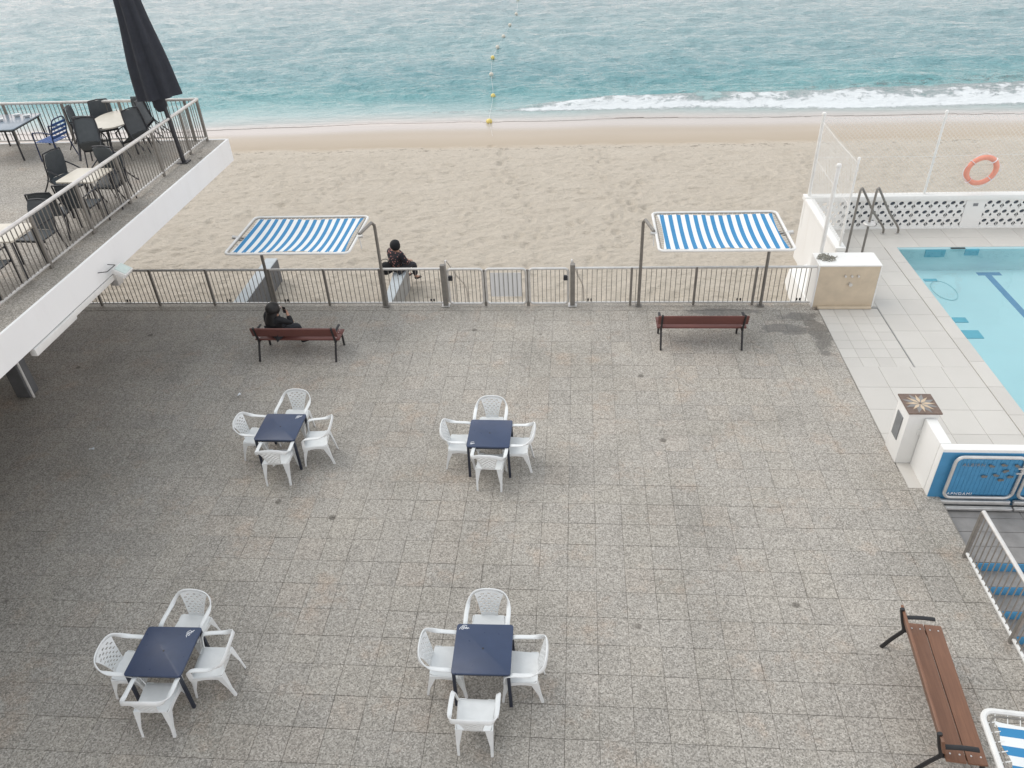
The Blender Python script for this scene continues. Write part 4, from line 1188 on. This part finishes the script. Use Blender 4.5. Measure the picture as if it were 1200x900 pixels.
for key, (c, chairs, lg) in tables.items():
    where = {'fence left': 'behind the person\'s bench side, far left set', 'fence right': 'far middle set', 'camera left': 'near left set', 'camera right': 'near middle set'}[key]
    tl = {'fence left': 'square navy table of the far left set of white chairs', 'fence right': 'square navy table of the far middle set of white chairs', 'camera left': 'square navy table of the near left set of white chairs', 'camera right': 'square navy table of the near middle set of white chairs'}[key]
    grp = 'white plastic chairs around the navy tables'
    if first:
        t = tb0; t.location = (c[0], c[1], 0); t['label'] = tl; t['group'] = 'square navy tables on the terrace'
    else:
        t = dup(tb0, (c[0], c[1], 0), rad(random.uniform(-1, 1)), tl, 'square navy tables on the terrace')
        for chd in [q for q in t.children if q.name.startswith('logo')]:
            bpy.data.objects.remove(chd)
    for (s, x, y, a) in chairs:
        lab = 'white plastic armchair %s the %s' % (sdesc[s], tdesc[key])
        if first and s == 'N':
            ch0.location = (x, y, 0); ch0.rotation_euler = (0, 0, rad(a)); ch0['label'] = lab; ch0['group'] = grp
        else:
            dup(ch0, (x, y, 0), rad(a), lab, grp)
    first = False
    tables[key] = (c, chairs, lg, t)
for key, (c, chairs, lg, t) in tables.items():
    table_logo(t, lg[0], lg[1], lg[2], 0.62 if key == 'fence right' else 1.0)

# benches
def bench(label, loc, rz, wd):
    t = thing('park_bench', label, 'bench', loc, rz, 'slatted wooden benches')
    for (y0, y1) in ((-0.125, 0.085), (0.10, 0.305)):
        MB().box(-0.93, 0.93, y0, y1, 0.405, 0.44).build('seat_plank', wd, t, 0.006, 2)
    Rb = Matrix.Translation((0, -0.215, 0.665)) @ Matrix.Rotation(rad(17), 4, 'X')
    MB().box(-0.93, 0.93, -0.017, 0.017, -0.115, 0.115, Rb).build('back_plank', wd, t, 0.006, 2)
    for sx in (-1, 1):
        x = sx * 0.845
        MB().tube(smooth_path([(x, -0.345, 0.0), (x, -0.25, 0.2), (x, -0.16, 0.36), (x, -0.155, 0.42), (x, -0.20, 0.55), (x, -0.27, 0.80)], 4), 0.024, 8, flat=(0.03, 0.022)).build('rear_leg', 'black_iron', t)
        MB().tube(smooth_path([(x, 0.345, 0.0), (x, 0.33, 0.2), (x, 0.28, 0.385)], 4), 0.024, 8, flat=(0.03, 0.022)).build('front_leg', 'black_iron', t)
        MB().box(x - 0.025, x + 0.025, -0.16, 0.31, 0.365, 0.404).build('seat_bearer', 'black_iron', t, 0.006)
        MB().tube(smooth_path([(x + sx * 0.03, -0.20, 0.60), (x + sx * 0.03, 0.0, 0.625), (x + sx * 0.03, 0.17, 0.622)], 4), 0.02, 8, flat=(0.03, 0.018)).build('armrest', 'black_iron', t)
        for yb in (-0.07, 0.03, 0.15, 0.25):
            MB().lathe([(0.011, 0), (0.010, 0.004), (0.003, 0.006)], 8, (x, yb, 0.44)).build('bolt', 'steel', t)
    return t
bench('red-brown wooden bench with a person in black sitting on it', (-5.99, 13.78, 0), rad(0), 'wood_dark')
bench('empty red-brown wooden bench facing the sea under the striped awning', (2.63, 14.29, 0), rad(0), 'wood_dark')
bench('brown wooden bench seen from above beside the stair railing', (4.35, 5.79, 0), rad(-95.3), 'wood')

# ------------------------------------------------------------------ striped awnings
def awning(label, loc, rz, s, W=2.68, D=1.92, zc=2.10):
    """local origin under canopy centre; posts stand at +y; s = side the hinges lean to"""
    t = thing('striped_awning', label, 'awning', loc, rz, 'striped tilting awnings')
    rr = rounded_rect(W, D, 0.11, 6)
    MB().tube([(x, y, zc) for x, y in rr], 0.028, 8, True).build('frame', 'white_tube', t)
    w2, d2 = W / 2 - 0.10, D / 2 - 0.09
    def cloth(u, v):
        x, y = (u * 2 - 1), (v * 2 - 1)
        sag = 0.08 * (1 - x * x) * (1 - y * y) + 0.012 * math.sin(9 * u + 3 * v) * (1 - x * x)
        pin = 0.018 * math.sin(u * 52) * abs(y) ** 6
        return (x * (w2 - 0.05 * (1 - y * y) * abs(x) ** 3), y * (d2 - 0.03 * (1 - x * x)) + pin, zc - 0.01 - sag)
    cl = MB().sheet(cloth, 44, 26, 0.004).build('cloth', 'stripe', t, smooth=1.5)
    mb = MB()
    for k in range(27):
        x = -w2 + 2 * w2 * k / 26
        for sy in (-1, 1):
            mb.tube([(x, sy * (d2 - 0.03), zc - 0.012), (x + 0.04, sy * (D / 2), zc)], 0.0038, 4)
    for k in range(17):
        y = -d2 + 2 * d2 * k / 16
        for sx in (-1, 1):
            mb.tube([(sx * (w2 - 0.05), y, zc - 0.02), (sx * W / 2, y + 0.04, zc)], 0.0038, 4)
    mb.build('lacing_cord', 'white_tube', cl)
    MB().tube([(x, y, zc - 0.005) for x, y in rounded_rect(W - 0.10, D - 0.10, 0.10, 4)], 0.010, 6, True).build('inner_rod', 'steel_dull', t)
    yp = 0.53
    for sx in (-1, 1):
        hx = sx * (W / 2 + 0.05)
        xp = hx + s * (-0.17)
        if abs(xp) > W / 2:
            pole = [(xp, yp, -0.02), (xp, yp, 1.95), (xp, yp - 0.02, 2.08), (xp + (hx - xp) * 0.2, yp - 0.1, 2.17), (hx, -0.15, zc + 0.06)]
        else:
            pole = [(xp, yp, -0.02), (xp, yp, 1.72), (xp, yp - 0.02, 1.80), (xp + (hx - xp) * 0.2, yp - 0.1, 1.86), (hx, -0.15, zc - 0.05)]
        MB().tube(pole, 0.036, 10).build('post', 'steel_dull', t)
        MB().box(xp - 0.07, xp + 0.07, yp - 0.07, yp + 0.07, 0, 0.014).build('foot_plate', 'steel_dull', t, 0.003)
        hg = MB().tube([(hx - 0.06 * sx, -0.15, zc), (hx + 0.07 * sx, -0.15, zc + 0.02)], 0.04, 8).build('hinge', 'steel', t)
        MB().tube([(hx, -0.17, zc - 0.01), (hx + 0.01, -0.19, zc - 0.26)], 0.012, 6).build('lever', 'white_tube', hg)
    return t
awning('blue and white striped awning over the bench with the person', (-6.09, 15.30, 0.02), 0, -1)
awning('blue and white striped awning over the empty bench near the shower block', (2.99, 15.30, 0.02), 0, 1)
awning('blue and white striped awning cut by the bottom right picture corner', (4.66, 3.02, 0.0), rad(-95.3), 1)

# ------------------------------------------------------------------ raised terrace furniture
def wicker_chair():
    t = thing('wicker_armchair', 'x', 'chair')
    MB().sheet(lambda u, v: ((u - 0.5) * (0.44 + 0.04 * v), -0.21 + 0.43 * v, 0.43 - 0.03 * math.sin(PI * v) - 0.03 * max(0, v - 0.8)), 8, 8, 0.018).build('seat', 'wicker', t, smooth=1.0)
    MB().sheet(lambda u, v: ((u - 0.5) * 2 * (0.215 - 0.035 * max(0, v - 0.75) / 0.25), -0.225 - 0.13 * v + 0.03 * (2 * u - 1) ** 2, 0.44 + 0.46 * v), 8, 10, 0.018).build('backrest', 'wicker', t, smooth=1.0)
    for sx in (-1, 1):
        MB().tube(smooth_path([(sx * 0.245, 0.24, 0.0), (sx * 0.25, 0.22, 0.60), (sx * 0.25, 0.17, 0.655), (sx * 0.25, -0.05, 0.66), (sx * 0.235, -0.28, 0.64)], 5), 0.014, 7).build('arm', 'dark_frame', t)
        MB().tube(smooth_path([(sx * 0.22, -0.34, 0.0), (sx * 0.225, -0.23, 0.43), (sx * 0.225, -0.30, 0.70), (sx * 0.20, -0.365, 0.90)], 5), 0.014, 7).build('back_leg', 'dark_frame', t)
        MB().tube([(sx * 0.235, -0.24, 0.41), (sx * 0.24, 0.22, 0.41)], 0.012, 7).build('seat_rail', 'dark_frame', t)
    MB().tube([(-0.24, 0.21, 0.40), (0.24, 0.21, 0.40)], 0.012, 7).build('front_rail', 'dark_frame', t)
    MB().tube([(-0.20, -0.365, 0.90), (0, -0.372, 0.915), (0.20, -0.365, 0.90)], 0.014, 7).build('top_rail', 'dark_frame', t)
    return t
def slat_chair(label, loc, rz):
    t = thing('slatted_armchair', label, 'chair', loc, rz)
    for k in range(6):
        y = -0.2 + 0.078 * k
        MB().box(-0.235, 0.235, y, y + 0.055, 0.425, 0.44).build('seat_slat', 'blue_slat', t, 0.004)
    for k in range(4):
        z = 0.54 + 0.09 * k
        Rb = Matrix.Translation((0, -0.245 - 0.022 * k, z)) @ Matrix.Rotation(rad(14), 4, 'X')
        MB().box(-0.225, 0.225, -0.007, 0.007, -0.028, 0.028, Rb).build('back_slat', 'blue_slat', t, 0.004)
    for sx in (-1, 1):
        MB().tube(smooth_path([(sx * 0.25, 0.26, 0.0), (sx * 0.255, 0.235, 0.58), (sx * 0.255, 0.18, 0.645), (sx * 0.255, -0.05, 0.655), (sx * 0.25, -0.26, 0.62)], 5), 0.015, 7).build('arm', 'blue_frame', t)
        MB().tube(smooth_path([(sx * 0.235, -0.33, 0.0), (sx * 0.235, -0.22, 0.43), (sx * 0.23, -0.29, 0.72), (sx * 0.17, -0.335, 0.90), (0, -0.345, 0.925)], 5), 0.015, 7).build('back_leg', 'blue_frame', t)
    return t
def cafe_table(label, loc, rz, round_, S, S2=None):
    t = thing('cafe_table', label, 'table', loc, rz)
    poly = [(S / 2 * math.cos(a), (S2 or S) / 2 * math.sin(a)) for a in np.linspace(0, 2 * PI, 33)[:-1]] if round_ else rounded_rect(S, S, 0.05, 4)
    MB().prism(poly, 0.70, 0.73).build('tabletop', 'cream_top', t, 0.006, 2)
    k = S / 2 - 0.08
    for sx in (-1, 1):
        for sy in (-1, 1):
            MB().tube([(sx * k * (0.72 if round_ else 1), sy * k * (0.72 if round_ else 1), 0.70), (sx * (k + 0.02), sy * (k + 0.02), 0.0)], 0.02, 8).build('leg', 'dark_frame', t)
    return t
cafe_table('oval cream table ringed by dark chairs beside the closed parasol', (-10.48, 16.98, UZ), rad(14), True, 0.92, 1.5)
cafe_table('square cream table behind the raised railing, middle one', (-9.19, 13.37, UZ), rad(-3), False, 0.74)
cafe_table('square cream table cut by the left picture edge at the railing', (-9.15, 10.80, UZ), rad(2), False, 0.72)
dt = thing('dining_table', 'long blue-grey glass table with white bowls by the sea railing', 'table', (-13.1, 16.95, UZ), rad(3))
MB().prism(rounded_rect(1.1, 1.25, 0.05, 4), 0.70, 0.725).build('tabletop', 'slate_top', dt, 0.005, 2)
for sx in (-1, 1):
    for sy in (-1, 1):
        MB().tube([(sx * 0.47, sy * 0.55, 0.70), (sx * 0.49, sy * 0.57, 0)], 0.02, 8).build('leg', 'dark_frame', dt)
MB().box(-0.5, 0.5, -0.58, 0.58, 0.655, 0.698).build('apron', 'dark_frame', dt, 0.004)
for k, (x, y, lab) in enumerate(((-13.06, 17.38, 'small white bowl in the middle on the blue-grey table'), (-12.76, 17.30, 'small white bowl nearest the blue chair on the blue-grey table'), (-13.24, 17.02, 'small white bowl at the left picture edge on the blue-grey table'))):
    tag(MB().lathe([(0.04, 0), (0.055, 0.004), (0.075, 0.045), (0.082, 0.05), (0.068, 0.046), (0.045, 0.012), (0.01, 0.01)], 16).build('bowl', 'plastic', None, loc=(x, y, UZ + 0.7255)), lab, 'bowl', 'white bowls on the blue-grey table')
slat_chair('blue slatted armchair with tubular frame beside the blue-grey table', (-11.80, 16.52, UZ), rad(82))
wc = wicker_chair()
def tipped(x, y, face_deg, tip_deg):
    """chair at x,y facing face_deg (0 = +y), tipped forward about its front feet"""
    Rz = Matrix.Rotation(rad(face_deg), 4, 'Z')
    Mx = Matrix.Translation((x, y, UZ)) @ Rz @ Matrix.Translation((0, 0.24, 0)) @ Matrix.Rotation(-rad(tip_deg), 4, 'X') @ Matrix.Translation((0, -0.24, 0))
    return Mx.to_translation(), Mx.to_euler()
wch = [
    (-11.35, 17.02, -75, 12, 'dark wicker chair between the blue chair and the oval cream table'),
    (-11.0, 17.40, -150, 10, 'dark wicker chair on the sea side of the oval cream table'),
    (-10.62, 16.10, 8, 18, 'dark wicker chair with its back to the viewer at the oval table'),
    (-9.70, 17.15, 95, 30, 'dark wicker chair tipped onto the oval table under the parasol'),
    (-9.58, 16.35, 62, 30, 'dark wicker chair tipped onto the oval table nearest the edge railing'),
    (-10.0, 13.75, -105, 25, 'dark wicker chair tipped against the left side of the middle cream table'),
    (-9.30, 12.35, 12, 0, 'dark wicker chair with its back to the viewer below the middle cream table'),
    (-8.98, 12.72, 0, 0, 'dark wicker chair pushed under the near side of the middle cream table'),
    (-8.98, 13.72, 178, 0, 'dark wicker chair on the sea side of the middle cream table'),
    (-9.05, 11.35, 176, 0, 'dark wicker chair on the sea side of the cut off cream table'),
    (-10.05, 17.45, 165, 20, 'dark wicker chair tipped onto the far end of the oval cream table'),
    (-10.35, 15.55, 20, 38, 'dark wicker chair tipped far forward on the near end of the oval table'),
    (-8.98, 14.05, 172, 30, 'dark wicker chair tipped onto the sea side of the middle cream table'),
    (-9.15, 10.20, 4, 0, 'dark wicker chair under the cut off cream table at the left edge'),
]
for k, (x, y, a, tip, lab) in enumerate(wch):
    L_, E_ = tipped(x, y, a, tip)
    if k == 0:
        wc.location = L_; wc.rotation_euler = E_; wc['label'] = lab; wc['group'] = 'dark wicker chairs on the raised terrace'
    else:
        dup(wc, L_, tuple(E_), lab, 'dark wicker chairs on the raised terrace')

# closed parasol, leaning a little
um = thing('closed_parasol', 'closed black parasol leaning over the raised terrace corner', 'parasol', (-8.66, 16.10, UZ))
um.rotation_euler = (rad(-1), rad(-4.0), 0)
MB().tube([(0, 0, 0.0), (0, 0, 3.8)], 0.03, 10).build('pole', 'steel', um)
MB().tube([(0, 0, 0.0), (0, 0, 1.2)], 0.045, 10).build('pole_sleeve', 'dark_frame', um)
prof = []
for k in range(15):
    q = k / 14
    prof.append((0.42 - 0.20 * q ** 0.9 + 0.02 * math.sin(6 * q), 1.42 + 2.2 * q))
prof = [(0.30, 1.44)] + prof + [(0.03, 3.75)]
MB().lathe(prof, 64, mod=lambda i, a: 1 + 0.13 * math.cos(8 * a) * (1 if i < 14 else 0.4) + 0.05 * math.cos(3 * a + i * 0.2)).build('canopy', 'umbrella', um, smooth=1.0)
MB().lathe([(0.09, 1.12), (0.14, 1.22), (0.13, 1.46)], 14, (-0.08, 0, 0)).build('crank_cover', 'umbrella', um)
MB().box(-0.12, 0.12, -0.12, 0.12, 0.0, 0.02).build('base_plate', 'dark_frame', um, 0.004)

# ------------------------------------------------------------------ people
def skin_mesh(name, pts, edges, radii, mat, parent, root=0, sub=2):
    me = bpy.data.meshes.new(name)
    me.from_pydata([tuple(q) for q in pts], edges, [])
    o = bpy.data.objects.new(name, me); COL.objects.link(o)
    o.parent = parent
    sk = o.modifiers.new('skin', 'SKIN')
    sk.use_smooth_shade = True
    lay = me.skin_vertices[0].data if len(me.skin_vertices) else None
    if lay:
        for i, r in enumerate(radii):
            lay[i].radius = r if isinstance(r, tuple) else (r, r)
            lay[i].use_root = (i == root)
    ss = o.modifiers.new('sub', 'SUBSURF'); ss.levels = sub; ss.render_levels = sub
    me.materials.append(M[mat])
    return o

def ellipsoid(name, mat, parent, c, r, n=16, m=10, fn=None):
    mb = MB()
    for i in range(m + 1):
        th = PI * i / m
        for j in range(n):
            a = 2 * PI * j / n
            q = Vector((math.sin(th) * math.cos(a), math.sin(th) * math.sin(a), math.cos(th)))
            k = fn(q) if fn else 1
            mb.v.append((c[0] + r[0] * q.x * k, c[1] + r[1] * q.y * k, c[2] + r[2] * q.z * k))
    for i in range(m):
        for j in range(n):
            k = (j + 1) % n
            mb.f.append((i * n + j, (i + 1) * n + j, (i + 1) * n + k, i * n + k))
    return mb.build(name, mat, parent, smooth=3.0)

def hand(parent_pts, parent_edges, radii, wrist_i, dirv, side, curl):
    """five bent fingers grown from the wrist vertex; returns nothing, extends lists"""
    W = Vector(parent_pts[wrist_i]); d = Vector(dirv).normalized()
    lat = d.cross(Vector(curl)).normalized(); cu = Vector(curl).normalized()
    palm = len(parent_pts)
    parent_pts.append(W + d * 0.055); parent_edges.append((wrist_i, palm)); radii.append((0.034, 0.018))
    for k, (off, ln) in enumerate(((-0.030, 0.062), (-0.010, 0.075), (0.011, 0.07), (0.031, 0.055))):
        a = len(parent_pts)
        b0 = W + d * 0.085 + lat * off
        parent_pts.extend([b0, b0 + d * ln * 0.5 + cu * 0.012, b0 + d * ln * 0.8 + cu * 0.04])
        parent_edges.extend([(palm, a), (a, a + 1), (a + 1, a + 2)])
        radii.extend([0.0095, 0.009, 0.007])
    a = len(parent_pts)
    b0 = W + d * 0.03 + lat * (-0.035 * side)
    parent_pts.extend([b0, b0 + d * 0.03 + lat * (-0.025 * side) + cu * 0.012, b0 + d * 0.05 + lat * (-0.025 * side) + cu * 0.03])
    parent_edges.extend([(wrist_i, a), (a, a + 1), (a + 1, a + 2)])
    radii.extend([0.012, 0.010, 0.008])

def person(label, loc, rz, pose, top_mat, leg_mat):
    t = thing('person', label, 'person', loc, rz)
    J = pose
    P = [J['pelvis'], J['waist'], J['chest'], J['neck'], J['head'], J['crown']]
    E_ = [(0, 1), (1, 2), (2, 3), (3, 4), (4, 5)]
    Rr = [(0.15, 0.12), (0.13, 0.105), (0.155, 0.11), 0.05, (0.082, 0.098), (0.062, 0.075)]
    wr = {}
    for s in ('L', 'R'):
        sg = -1 if s == 'L' else 1
        i = len(P)
        P += [J['shoulder' + s], J['elbow' + s], J['wrist' + s]]; E_ += [(2, i), (i, i + 1), (i + 1, i + 2)]; Rr += [0.058, 0.042, 0.027]
        wr[s] = i + 2
        i = len(P)
        P += [J['hip' + s], J['knee' + s], J['ankle' + s], J['toe' + s]]; E_ += [(0, i), (i, i + 1), (i + 1, i + 2), (i + 2, i + 3)]; Rr += [0.088, 0.062, 0.042, (0.042, 0.026)]
    hp = [Vector(q) for q in P]
    for s in ('L', 'R'):
        sg = -1 if s == 'L' else 1
        hand(hp, E_, Rr, wr[s], J['handdir' + s], sg, J['curl' + s])
    skin_mesh('body', hp, E_, Rr, 'skin', t)
    # jacket over torso and arms
    P = [J['pelvis'], J['waist'], J['chest'], Vector(J['chest']).lerp(Vector(J['neck']), 0.75)]
    E_ = [(0, 1), (1, 2), (2, 3)]; Rr = [(0.185, 0.155), (0.165, 0.14), (0.185, 0.14), 0.085]
    for s in ('L', 'R'):
        i = len(P)
        w_ = Vector(J['elbow' + s]).lerp(Vector(J['wrist' + s]), 0.85)
        P += [J['shoulder' + s], J['elbow' + s], w_]; E_ += [(2, i), (i, i + 1), (i + 1, i + 2)]; Rr += [0.085, 0.066, 0.048]
    skin_mesh('jacket', P, E_, Rr, top_mat, t)
    P = [J['pelvis']]; E_ = []; Rr = [(0.165, 0.135)]
    for s in ('L', 'R'):
        i = len(P)
        P += [J['hip' + s], J['knee' + s], Vector(J['knee' + s]).lerp(Vector(J['ankle' + s]), 0.9)]; E_ += [(0, i), (i, i + 1), (i + 1, i + 2)]; Rr += [0.108, 0.08, 0.062]
    skin_mesh('trousers', P, E_, Rr, leg_mat, t)
    for s in ('L', 'R'):
        a, c = Vector(J['ankle' + s]), Vector(J['toe' + s])
        d = (c - a); d.z = 0; d.normalize()
        skin_mesh('shoe', [a + Vector((0, 0, -0.03)) - d * 0.04, a + Vector((0, 0, -0.04)) + d * 0.05, c + d * 0.02], [(0, 1), (1, 2)], [(0.045, 0.045), (0.05, 0.045), (0.045, 0.03)], 'black_cloth', t)
    # face
    hd = Vector(J['head']); f = Vector(J['face']).normalized(); sd_ = f.cross(Vector((0, 0, 1))).normalized()
    for s in (-1, 1):
        e = hd + f * 0.088 + sd_ * (0.032 * s) + Vector((0, 0, 0.012))
        ellipsoid('eye', 'print_white', t, e, (0.012, 0.012, 0.008), 8, 6)
        ea = hd + sd_ * (0.082 * s) + Vector((0, 0, -0.005))
        ellipsoid('ear', 'skin', t, ea, (0.014, 0.02, 0.03), 8, 6)
    ellipsoid('nose', 'skin', t, hd + f * 0.102 + Vector((0, 0, -0.012)), (0.014, 0.016, 0.024), 8, 6)
    ellipsoid('mouth', 'fish', t, hd + f * 0.092 + Vector((0, 0, -0.050)), (0.022, 0.016, 0.008), 8, 6)
    return t

V3 = lambda x, y, z: Vector((x, y, z))
pose1 = dict(pelvis=V3(0, 0.0, 0.12), waist=V3(0, 0.01, 0.30), chest=V3(0, 0.05, 0.47), neck=V3(0.01, 0.09, 0.61), head=V3(0.01, 0.13, 0.73), crown=V3(0.01, 0.12, 0.80),
    shoulderL=V3(-0.18, 0.05, 0.53), elbowL=V3(-0.25, 0.16, 0.30), wristL=V3(-0.08, 0.33, 0.22), shoulderR=V3(0.18, 0.06, 0.53), elbowR=V3(0.24, 0.26, 0.32), wristR=V3(0.12, 0.28, 0.53),
    hipL=V3(-0.10, 0.05, 0.10), kneeL=V3(-0.12, 0.43, 0.12), ankleL=V3(-0.12, 0.42, -0.33), toeL=V3(-0.13, 0.56, -0.40), hipR=V3(0.10, 0.05, 0.10), kneeR=V3(0.12, 0.43, 0.12), ankleR=V3(0.13, 0.46, -0.33), toeR=V3(0.14, 0.60, -0.40),
    face=V3(0.25, 1, -0.15), handdirL=(0.7, 0.7, -0.1), handdirR=(-0.25, -0.1, 1), curlL=(0, 0, -1), curlR=(0, -1, 0.2))
p1 = person('person in black sitting on the bench holding a phone to the face', (-6.50, 13.78, 0.44), rad(-38), pose1, 'black_cloth', 'trouser')
p1.scale = (1.14, 1.14, 0.88)
hairf = lambda q: 1.0 - 0.34 * max(0, q.y) ** 2 * (1 if q.z < 0.45 else 0.2) + 0.04 * math.sin(14 * math.atan2(q.y, q.x))
ellipsoid('hair', 'hair', p1, (0.005, 0.085, 0.735), (0.145, 0.15, 0.155), 28, 14, hairf)
MB().sheet(lambda u, v: ((u - 0.5) * (0.24 + 0.10 * v), 0.0 - 0.10 * v - 0.0 + 0.11 * (2 * u - 1) ** 2 * (1 - 0.5 * v), 0.76 - 0.36 * v), 12, 8, 0.035).build('long_hair', 'hair', p1, smooth=1.5)
ph = tag(MB().box(-0.036, 0.036, -0.004, 0.004, -0.075, 0.075).build('phone', 'black_iron', None, 0.003), 'dark phone held to the seated person\'s face', 'phone')
ph.matrix_world = Matrix.Translation((-6.50, 13.78, 0.44)) @ Matrix.Rotation(rad(-38), 4, 'Z') @ Matrix.Translation((0.13, 0.27, 0.575)) @ Matrix.Rotation(rad(25), 4, 'Z')

pose2 = dict(pelvis=V3(0, 0.0, 0.12), waist=V3(0, -0.01, 0.30), chest=V3(0, 0.03, 0.47), neck=V3(0.0, 0.05, 0.61), head=V3(0.0, 0.08, 0.74), crown=V3(0.0, 0.075, 0.81),
    shoulderL=V3(-0.18, 0.03, 0.53), elbowL=V3(-0.26, 0.10, 0.28), wristL=V3(-0.10, 0.30, 0.20), shoulderR=V3(0.18, 0.03, 0.53), elbowR=V3(0.26, 0.10, 0.28), wristR=V3(0.12, 0.31, 0.21),
    hipL=V3(-0.10, 0.05, 0.10), kneeL=V3(-0.12, 0.42, 0.10), ankleL=V3(-0.12, 0.38, -0.31), toeL=V3(-0.13, 0.52, -0.37), hipR=V3(0.10, 0.05, 0.10), kneeR=V3(0.12, 0.42, 0.10), ankleR=V3(0.13, 0.42, -0.31), toeR=V3(0.14, 0.56, -0.37),
    face=V3(0, 1, -0.1), handdirL=(0.7, 0.7, -0.2), handdirR=(-0.7, 0.7, -0.2), curlL=(0, 0, -1), curlR=(0, 0, -1))
p2 = person('person in a flowered jacket sitting on the spur wall facing away', (-4.80, 18.25, -0.29), rad(-38), pose2, 'flower', 'trouser')
p2.scale = (1.2, 1.15, 1.0)
ellipsoid('head_scarf', 'black_cloth', p2, (0.0, 0.055, 0.735), (0.125, 0.128, 0.15), 24, 14, lambda q: 1.0 - 0.3 * max(0, q.y) ** 2 * (1 if q.z < 0.5 else 0.2))
bgm = thing('hand_bag', 'black bag standing on the spur wall beside the flowered jacket', 'bag', (-5.06, 18.12, -0.298), rad(15))
MB().lathe([(0.10, 0.0), (0.17, 0.04), (0.19, 0.16), (0.15, 0.28), (0.06, 0.33)], 18, mod=lambda i, a: 1 + 0.05 * math.sin(3 * a + i) - 0.3 * abs(math.sin(a))).build('body', 'black_cloth', bgm, smooth=1.2)
MB().tube(smooth_path([(-0.10, 0, 0.28), (-0.07, 0.02, 0.40), (0.07, 0.02, 0.40), (0.10, 0, 0.28)], 5), 0.009, 6).build('handle', 'black_cloth', bgm)

# ------------------------------------------------------------------ swimming-lane floats
fx = [(-4.85, 67.7), (-4.57, 61.5), (-4.74, 57.5), (-4.88, 53.8), (-5.0, 50.7), (-5.04, 47.9), (-4.75, 43.9), (-4.25, 39.6)]
pos = ['farthest yellow float at the top edge of the sea', 'second farthest float of the line', 'third farthest float of the line', 'fourth farthest float of the line', 'fourth nearest float of the line', 'third nearest float of the line', 'second nearest float of the line', 'yellow float just behind the breaking wave']
for k, (x, y) in enumerate(fx):
    o = MB().lathe([(0.03, -0.11), (0.08, -0.08), (0.115, -0.02), (0.115, 0.04), (0.08, 0.10), (0.03, 0.125)], 14).build('float', 'yellow' if k in (0, 5, 7) else 'cream_top', None, loc=(x, y, SEA_Z + 0.06), smooth=1.5)
    lab = pos[k] if 'yellow' in pos[k] else 'pale ' + pos[k]
    if k == 5: lab = 'yellow third nearest float of the line'
    tag(o, lab, 'float', 'line of swimming-zone floats')
o = MB().lathe([(0.03, -0.08), (0.11, -0.06), (0.15, 0.03), (0.11, 0.12), (0.03, 0.15)], 14).build('float', 'yellow', None, loc=(-4.02, 35.2, -1.42), smooth=1.5)
tag(o, 'yellow float washed up at the water\'s edge', 'float', 'line of swimming-zone floats')
rope = smooth_path([(-3.62, 32.6, -1.24), (-3.75, 33.5, -1.31), (-4.0, 35.1, -1.42), (-4.1, 36.2, -1.42), (-4.25, 39.6, -1.38)] + [(x, y, -1.44) for x, y in reversed(fx[:-1])], 4)
tag(MB().tube(rope, 0.005, 5).build('float_rope', 'white_tube'), 'pale rope joining the floats and running onto the sand', 'rope')

# ------------------------------------------------------------------ unseen block added just outside the frame, sized to shade the left of the terrace
hb_ = thing('shade_block', 'unseen white building added to shade the left of the terrace', 'building', (-8.5, 8.4, UZ))
MB().box(-14, 0, -4.2, 0, 0.013, 10.5).build('wall', 'white_wall', hb_, smooth=0)
MB().box(-14, 1.1, -18, -4.202, -UZ + 0.01, 10.5).build('wall', 'white_wall', hb_, smooth=0)
MB().box(-14.2, 0.2, -4.2, 0.2, 10.502, 10.8).box(-14.2, 1.3, -18.2, -4.202, 10.503, 10.8).build('roof', 'concrete', hb_, smooth=0)
for fl_n in range(3):
    for (x, y) in ((0, -3.3), (1.1, -7.2), (1.1, -10.4)):
        wdw = MB().box(x + 0.002, x + 0.05, y, y + 1.8, 0.7 + fl_n * 3.3, 2.7 + fl_n * 3.3).build('window', 'white_tube', hb_, 0.01)
        MB().box(x + 0.051, x + 0.056, y + 0.1, y + 1.7, 0.8 + fl_n * 3.3, 2.6 + fl_n * 3.3).build('pane', 'slate_top', wdw, smooth=0)
for (x, y, a, lab) in ((-9.05, 10.45, 0.4, 'small white paper scrap on the dark paving below the raised terrace'), (-6.85, 12.2, 1.2, 'tiny white paper scrap on the paving behind the occupied bench')):
    sc = MB().sheet(lambda u, v: ((u - 0.5) * 0.09, (v - 0.5) * 0.05, 0.006 + 0.012 * math.sin(5 * u + 3 * v)), 5, 4, 0.001).build('paper_scrap', 'print_white', None, loc=(x, y, 0.012), rz=a)
    tag(sc, lab, 'litter', 'paper scraps on the terrace')
